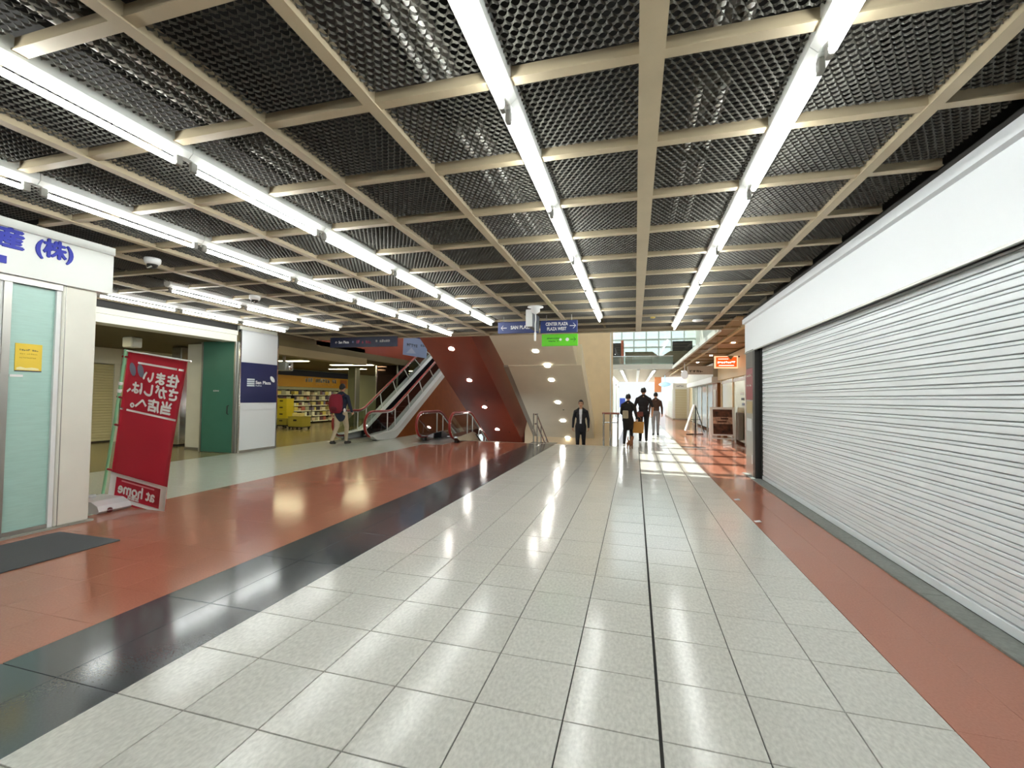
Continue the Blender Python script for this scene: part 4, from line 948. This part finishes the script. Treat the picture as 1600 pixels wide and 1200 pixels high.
# ------------------------------------------------------------------ people and dog (one continuous remeshed body each)
m_skin = mat('skin', 'C89A7C', .55); m_hair = mat('hair_black', '14110F', .5); m_shoe = mat('shoe_black', '1A1918', .5)
def body_mesh(name, prims, mats, voxel, paint=None):
    # prims: (kind, tag, data...) ; capsules ('c', tag, p0, r0, p1, r1), ellipsoids ('e', tag, c, r)
    mb = MB()
    for p in prims:
        if p[0] == 'c':
            _, tg, a, r0, b, r1 = p; a = Vector(a); b = Vector(b); n = 7
            d = (b-a).normalized(); path = []; rad = []
            for k in range(5): an = math.pi/2*k/4; path.append(a-d*r0*math.cos(an)); rad.append(max(r0*math.sin(an), .0006))
            for k in range(1, 4): f = k/4; path.append(a.lerp(b, f)); rad.append(r0+(r1-r0)*f)
            for k in range(5): an = math.pi/2*k/4; path.append(b+d*r1*math.sin(an)); rad.append(max(r1*math.cos(an), .0006))
            mb.tube(path, rad, 12)
        else: mb.ellipsoid(p[2], p[3], 16, 10)
    me = mb.mesh(name+'_raw'); o = bpy.data.objects.new('tmp', me); COL.objects.link(o)
    rm = o.modifiers.new('r', 'REMESH'); rm.mode = 'VOXEL'; rm.voxel_size = voxel
    s_ = o.modifiers.new('s', 'SMOOTH'); s_.iterations = 4; s_.factor = .5
    dg = bpy.context.evaluated_depsgraph_get(); out = bpy.data.meshes.new_from_object(o.evaluated_get(dg)); out.name = name
    bpy.data.objects.remove(o); bpy.data.meshes.remove(me)
    out.materials.clear()
    tags = list(mats)
    for k in tags: out.materials.append(mats[k])
    def dist(q, p):
        if p[0] == 'c':
            a = Vector(p[2]); b = Vector(p[4]); ab = b-a; t = max(0, min(1, (q-a).dot(ab)/max(ab.length_squared, 1e-9)))
            return (q-a-ab*t).length-(p[3]+(p[5]-p[3])*t)
        c = Vector(p[2]); r = p[3]; u = Vector(((q.x-c.x)/r[0], (q.y-c.y)/r[1], (q.z-c.z)/r[2])); return (u.length-1)*min(r)
    boxes = []
    for p in prims:
        if p[0] == 'c': R = max(p[3], p[5]); lo = [min(p[2][i], p[4][i])-R for i in range(3)]; hi = [max(p[2][i], p[4][i])+R for i in range(3)]
        else: lo = [p[2][i]-p[3][i] for i in range(3)]; hi = [p[2][i]+p[3][i] for i in range(3)]
        boxes.append((lo, hi))
    idx = []
    for f in out.polygons:
        q = f.center; best = None; bd = 9
        for p, (lo, hi) in zip(prims, boxes):
            if q.x < lo[0]-.02 or q.x > hi[0]+.02 or q.y < lo[1]-.02 or q.y > hi[1]+.02 or q.z < lo[2]-.02 or q.z > hi[2]+.02: continue
            d = dist(q, p)
            if d < bd: bd = d; best = p[1]
        if best is None: best = tags[0]
        if paint: best = paint(q, best) or best
        idx.append(tags.index(best))
    out.polygons.foreach_set('material_index', idx); out.polygons.foreach_set('use_smooth', [True]*len(idx)); out.update()
    return out

def hand(prims, wrist, d, side, curl=.5, inward=(1, 0, 0)):
    # palm along d, four fingers curling towards 'inward', thumb on the side of the palm
    w_ = Vector(wrist); d = Vector(d).normalized(); inw = Vector(inward).normalized(); inw = (inw-d*inw.dot(d)).normalized(); acr = d.cross(inw)*side
    pc = w_+d*.05
    prims.append(('c', 'skin', w_, .024, w_+d*.075+acr*.012, .026)); prims.append(('c', 'skin', w_+acr*-.012, .022, w_+d*.075-acr*.02, .022))
    for k, ln in enumerate((.066, .074, .070, .055)):
        base = w_+d*.085+acr*(.03-.0205*k); a1 = .35+curl*.5; a2 = .8+curl*.9
        p1 = base+(d*math.cos(a1)+inw*math.sin(a1))*ln*.52; p2 = p1+(d*math.cos(a2)+inw*math.sin(a2))*ln*.5
        prims.append(('c', 'skin', base, .0095, p1, .009)); prims.append(('c', 'skin', p1, .009, p2, .0085))
    tb = w_+d*.028+acr*.026; t1 = tb+(acr*.7+d*.6+inw*.35).normalized()*.035; t2 = t1+(d*.8+inw*.5).normalized()*.030
    prims.append(('c', 'skin', tb, .012, t1, .0105)); prims.append(('c', 'skin', t1, .0105, t2, .009))

def person(label, loc, rotz, mats, stride=.0, armL=None, armR=None, scale=1.0, lean=.0, head_turn=0, coat=.0, paint=None, long_hair=False, hood=False, cap=None, short_sleeve=False, wide=1.0):
    t = thing('person', label, 'person', loc, rotz); t.scale = (scale,)*3
    pr = []; L = lean
    def sp_(x, y, z): return (x, y+L*max(0, z-.9), z)
    hipz = .90-.03*abs(stride)
    # pelvis and trunk
    pr.append(('e', 'pants', (0, 0, .93), (.155*wide, .112, .12)))
    pr.append(('e', 'top', sp_(0, 0, 1.06), (.145*wide, .105, .16))); pr.append(('e', 'top', sp_(0, 0, 1.22), (.165*wide, .115, .17))); pr.append(('c', 'top', sp_(-.125*wide, -.005, 1.36), .064, sp_(.125*wide, -.005, 1.36), .064))
    pr.append(('e', 'top', sp_(0, .01, 1.36), (.12*wide, .095, .09)))
    if coat: pr.append(('e', 'top', (0, 0, .93-coat*.1), (.172*wide, .13, .16+coat*.2)))
    if hood: pr.append(('e', 'top', sp_(0, -.075, 1.42), (.10, .07, .075)))
    [pr.append(('c', 'top', sp_(s*.135*wide, -.01, 1.375), .055, sp_(s*.025, -.01, 1.465), .046)) for s in (-1, 1)]
    pr.append(('c', 'skin', sp_(0, .0, 1.42), .056, sp_(0, .018, 1.50), .048))
    hc = Vector(sp_(0, .03, 1.60))
    pr.append(('e', 'skin', hc+Vector((0, -.005, .015)), (.074, .092, .10))); pr.append(('e', 'skin', hc+Vector((0, .025, -.05)), (.055, .062, .065)))
    pr.append(('c', 'skin', hc+Vector((0, .088, .005)), .011, hc+Vector((0, .104, -.022)), .015))
    for s in (-1, 1): pr.append(('e', 'skin', hc+Vector((s*.076, -.005, -.005)), (.013, .022, .032)))
    pr.append(('c', 'lip', hc+Vector((-.018, .083, -.058)), .008, hc+Vector((.018, .083, -.058)), .008))
    # legs: right leg forward by stride, left leg back
    for s, f in ((1, stride), (-1, -stride)):
        hip = Vector((s*.088*wide, 0, hipz)); 
        knee = Vector((s*.092, f*.26+.05+(.04 if f < 0 else 0), .50)); ank = Vector((s*.09, f*.40-.02 - (.06 if f < 0 else 0), .085+(.07*abs(f) if f < 0 else 0)))
        toe = ank+Vector((s*.02, .165, -.045-(.05*abs(f) if f < 0 else 0)))
        if toe.z < .035: toe.z = .035
        pr.append(('c', 'pants', hip, .092*wide, knee, .066)); pr.append(('c', 'pants', knee, .064, ank+Vector((0, 0, .02)), .046))
        pr.append(('c', 'shoe', ank+Vector((0, -.035, -.04)), .042, toe, .036)); pr.append(('c', 'shoe', ank+Vector((0, 0, .0)), .044, ank+Vector((0, .08, -.03)), .040))
    # arms
    for s, arm in ((1, armR), (-1, armL)):
        sh = Vector(sp_(s*.178*wide, -.005, 1.355)); el, wr, dr, cu = arm if arm else ((s*.235, -.03, 1.10), (s*.245, .05, .86), (0, .12, -1), .5)
        el = Vector(el); wr = Vector(wr)
        pr.append(('c', 'top', sh, .056, el, .046)); pr.append(('c', 'skin' if short_sleeve else 'top', el, .046, wr, .034))
        hand(pr, wr, dr, s, cu, (-s, .25, 0))
    mats = {'top': mats[0], 'pants': mats[1], 'skin': m_skin, 'shoe': mats[2] if len(mats) > 2 else m_shoe, 'lip': mat('lip', '9C5A4E', .5), **(mats[3] if len(mats) > 3 else {})}
    me = body_mesh('body', pr, mats, .0085, paint)
    bd = link('body', me, None, t)
    # eyes and brows
    for s in (-1, 1):
        MB().ellipsoid(hc+Vector((s*.030, .079, .008)), (.013, .010, .008), 10, 6).build('eye', mat('eye_dark', '201612', .2), bd, True)
        MB().tube([hc+Vector((s*.016, .088, .030)), hc+Vector((s*.032, .086, .035)), hc+Vector((s*.048, .074, .029))], .0045, 6).build('eyebrow', m_hair, bd, True)
    # hair shell
    hb_ = MB(); hb_.ellipsoid((0, 0, 0), (1, 1, 1), 22, 14); vv = []
    for x, y, z in hb_.v:
        face = y > .30 and z < .48
        low = z < -.25 and not long_hair
        k = .86 if (face or (low and y > -.35) or (z < -.62 and not long_hair)) else 1.10
        d = Vector((x*.077*k, y*.096*k-.006, z*.108*k+.020))
        if long_hair and z < -.1 and y < .2: d.z -= .11*(-z); d.x *= 1.08
        vv.append(tuple(hc+d))
    hb_.v = vv; hb_.build('hair', m_hair if not cap else cap, bd, True)
    return t

navyj = mat('jacket_navy', '1B2438', .8); beigep = mat('trousers_beige', 'B3A48A', .85); suit = mat('suit_dark', '14161E', .75); shirt = mat('shirt_white', 'D8D8E0', .7)
blackc = mat('coat_black', '17130F', .85); blackp = mat('trousers_black', '131114', .85); greyp = mat('trousers_grey', '8C8C90', .85); darkt = mat('shirt_dark', '1E181A', .85)
def rz(dx, dy): return math.atan2(dy, dx)-math.pi/2
# man with the backpack walking towards the escalators, back to us
pm1 = person('person in navy jacket and beige trousers walking with a red backpack', (-8.42, 11.42, 0), rz(-.05, 1), (navyj, beigep, m_shoe), stride=.45, scale=1.04, wide=1.12, coat=.4, hood=True, lean=.05,
       armL=((-.235, -.10, 1.12), (-.235, -.08, .88), (0, .2, -1), .5), armR=((.25, .06, 1.10), (.23, .20, .93), (0, .7, -.7), .7))
bp_ = thing('backpack', 'dark red backpack worn by the person in the navy jacket', 'backpack', (-8.42, 11.42, 0), rz(-.05, 1))
m_bag = mat('bag_red', '7C1226', .8); 
mb = MB(); mb.ellipsoid((0, -.235, 1.20), (.165, .12, .27), 18, 12); mb.v = [(max(-.185, min(.185, x*1.45)), y*1.08, .93+(max(-.28, min(.28, (z-1.20)*1.3))+.28)) for x, y, z in mb.v]; mb.build('pack', m_bag, bp_, True)
MB().ellipsoid((0, -.335, 1.08), (.12, .05, .11), 14, 8).build('front_pocket', mat('bag_red_dark', '5E0E1E', .8), bp_, True)
for s in (-1, 1): MB().tube([(s*.10, -.16, 1.42), (s*.11, -.05, 1.475), (s*.115, .10, 1.42), (s*.13, .13, 1.25), (s*.13, .02, 1.06), (s*.12, -.14, 1.0)], .018, 6).build('strap', mat('bag_red_dark', '5E0E1E', .8), bp_, True)
MB().tube([(-.03, -.17, 1.46), (-.03, -.19, 1.50), (.03, -.19, 1.50), (.03, -.17, 1.46)], .009, 6).build('top_loop', m_black, bp_, True)
tag(MB().ellipsoid((-8.13, 11.20, 1.02), (.035, .03, .06), 10, 8).build('white_pouch', m_wletter), 'white pouch hanging beside the red backpack', 'pouch')
# man in suit on the stairs, facing us
person('person in dark suit and white shirt coming up the stairs', (-1.66, 14.30, -.33), rz(.05, -1), (suit, suit, m_shoe, {'shirt': shirt}), stride=.25, scale=1.0, coat=.5,
       paint=lambda q, b: 'shirt' if (b == 'top' and q.y > .05 and abs(q.x) < .028+.05*max(0, q.z-1.0) and q.z > .98) else None)
# woman with dog
person('person in black coat walking away with a small dog', (-.20, 14.0, 0), rz(.1, 1), (blackc, blackp, mat('shoe_white', 'D8D4CC', .6)), stride=.35, scale=.93, coat=.8, long_hair=False, wide=1.0,
       armR=((.24, -.02, 1.10), (.27, .10, .92), (.1, .4, -.9), .9), armL=((-.22, .02, 1.10), (-.16, .22, 1.02), (.5, .8, -.1), .6))
tb = thing('tote_bag', 'orange tan tote bag hanging beside the person in black coat', 'bag', (.10, 14.1, .42), rz(.1, 1))
mb = MB(); mb.prism([(-.15, 0), (.15, 0), (.165, .34), (-.165, .34)], -.05, .05, 'y'); mb.build('bag_body', mat('bag_tan', 'B9843C', .75), tb, True)
MB().tube([(-.09, 0, .33), (-.07, 0, .46), (.0, 0, .50), (.07, 0, .46), (.09, 0, .33)], .009, 6).build('bag_handle', mat('bag_tan_dark', '8A5A24', .75), tb, True)
tag(MB().bbox(-.36, -.19, 13.84, 13.88, .86, 1.10, .02).build('shoulder_bag', mat('bag_cream', 'A89C84', .7)), 'small pale shoulder bag on the back of the black coat', 'bag')
# man in black seen from behind
person('tall person in dark clothes walking away with a clutch under the arm', (.28, 15.9, 0), rz(.02, 1), (darkt, blackp, m_shoe), stride=.45, scale=1.07, short_sleeve=True, wide=1.06,
       armL=((-.265, -.02, 1.12), (-.22, .10, .90), (.3, .3, -.9), .6), armR=((.275, -.04, 1.12), (.265, .06, .90), (0, .2, -1), .5))
ct = tag(MB().bbox(.02, .27, 15.62, 15.70, .86, 1.02, .015).build('clutch_bag', mat('clutch_brown', '6E3428', .6)), 'reddish brown clutch bag carried by the tall person', 'bag')
# person behind in grey trousers
person('person in brown top and grey trousers beyond the tall person', (.80, 18.7, 0), rz(0, 1), (mat('top_brown', '4A342A', .85), greyp, m_shoe), stride=.4, scale=1.0)
# small dog
dg_ = thing('dog', 'small brown dog at the heel of the person in black coat', 'dog', (-.14, 13.40, 0), rz(.35, 1))
dp = [('e', 'fur', (0, .02, .185), (.062, .13, .068)), ('e', 'fur', (0, .09, .19), (.064, .075, .075)), ('c', 'fur', (0, .13, .22), .045, (0, .185, .28), .042), ('e', 'fur', (0, .205, .30), (.045, .05, .045)), ('c', 'fur', (0, .235, .288), .026, (0, .285, .278), .018), ('c', 'fur', (0, -.10, .22), .020, (0, -.17, .31), .016), ('c', 'fur', (0, -.17, .31), .016, (0, -.15, .36), .014)]
for s in (-1, 1):
    dp += [('c', 'fur', (s*.035, .105, .15), .026, (s*.036, .10, .075), .018), ('c', 'fur', (s*.036, .10, .075), .016, (s*.036, .11, .018), .015), ('c', 'fur', (s*.036, .108, .016), .015, (s*.036, .13, .014), .013),
           ('c', 'fur', (s*.036, -.075, .16), .036, (s*.04, -.055, .105), .024), ('c', 'fur', (s*.04, -.055, .105), .020, (s*.04, -.105, .06), .015), ('c', 'fur', (s*.04, -.105, .06), .014, (s*.04, -.098, .018), .014), ('c', 'fur', (s*.04, -.098, .015), .014, (s*.04, -.075, .014), .012),
           ('c', 'fur', (s*.035, .20, .335), .018, (s*.045, .195, .375), .008)]
dme = body_mesh('body', dp, {'fur': mat('dog_fur', '8C5C3C', .9)}, .006); dbo = link('body', dme, None, dg_)
MB().ellipsoid((0, .302, .284), (.010, .009, .009), 8, 6).build('nose', m_black, dbo, True)
for s in (-1, 1): MB().ellipsoid((s*.022, .243, .312), (.006, .006, .007), 8, 6).build('eye', m_black, dbo, True)
tag(MB().tube([(-.08, 13.56, .28), (-.06, 13.8, .55), (-.03, 14.05, .80)], .005, 6).build('dog_leash', m_dark), 'thin dark leash running from the dog to the hand', 'leash')

# small odds and ends
for n_, (x, y) in enumerate(((1.405, 7.13), (1.39, 5.93))):
    tag(MB().add([(x, y, .001), (x+.07, y+.02, .004), (x+.06, y+.07, .012), (x-.01, y+.05, .003), (x, y, .003), (x+.07, y+.02, .006), (x+.06, y+.07, .014), (x-.01, y+.05, .005)],
        [(3, 2, 1, 0), (4, 5, 6, 7), (0, 1, 5, 4), (1, 2, 6, 5), (2, 3, 7, 6), (3, 0, 4, 7)]).build('paper_scrap', m_wletter), ['farther', 'nearer'][n_]+' white paper scrap on the edge of the right terracotta strip', 'paper')
lx = thing('wall_lamp', 'small grey box lamp fixed to the brown beam beside the column', 'lamp', (-9.75, 10.6, 2.2))
B('lamp_box', -9.95, -9.55, 10.45, 10.75, 2.14, 2.40, mat('lamp_grey', '8A8C86', .4), lx, .015); B('bracket', -9.78, -9.72, 10.57, 10.63, 2.40, 2.558, m_brushed, lx); MB().ellipsoid((-9.53, 10.6, 2.25), (.05, .08, .10), 12, 8).build('lamp_lens', m_chrome, lx)
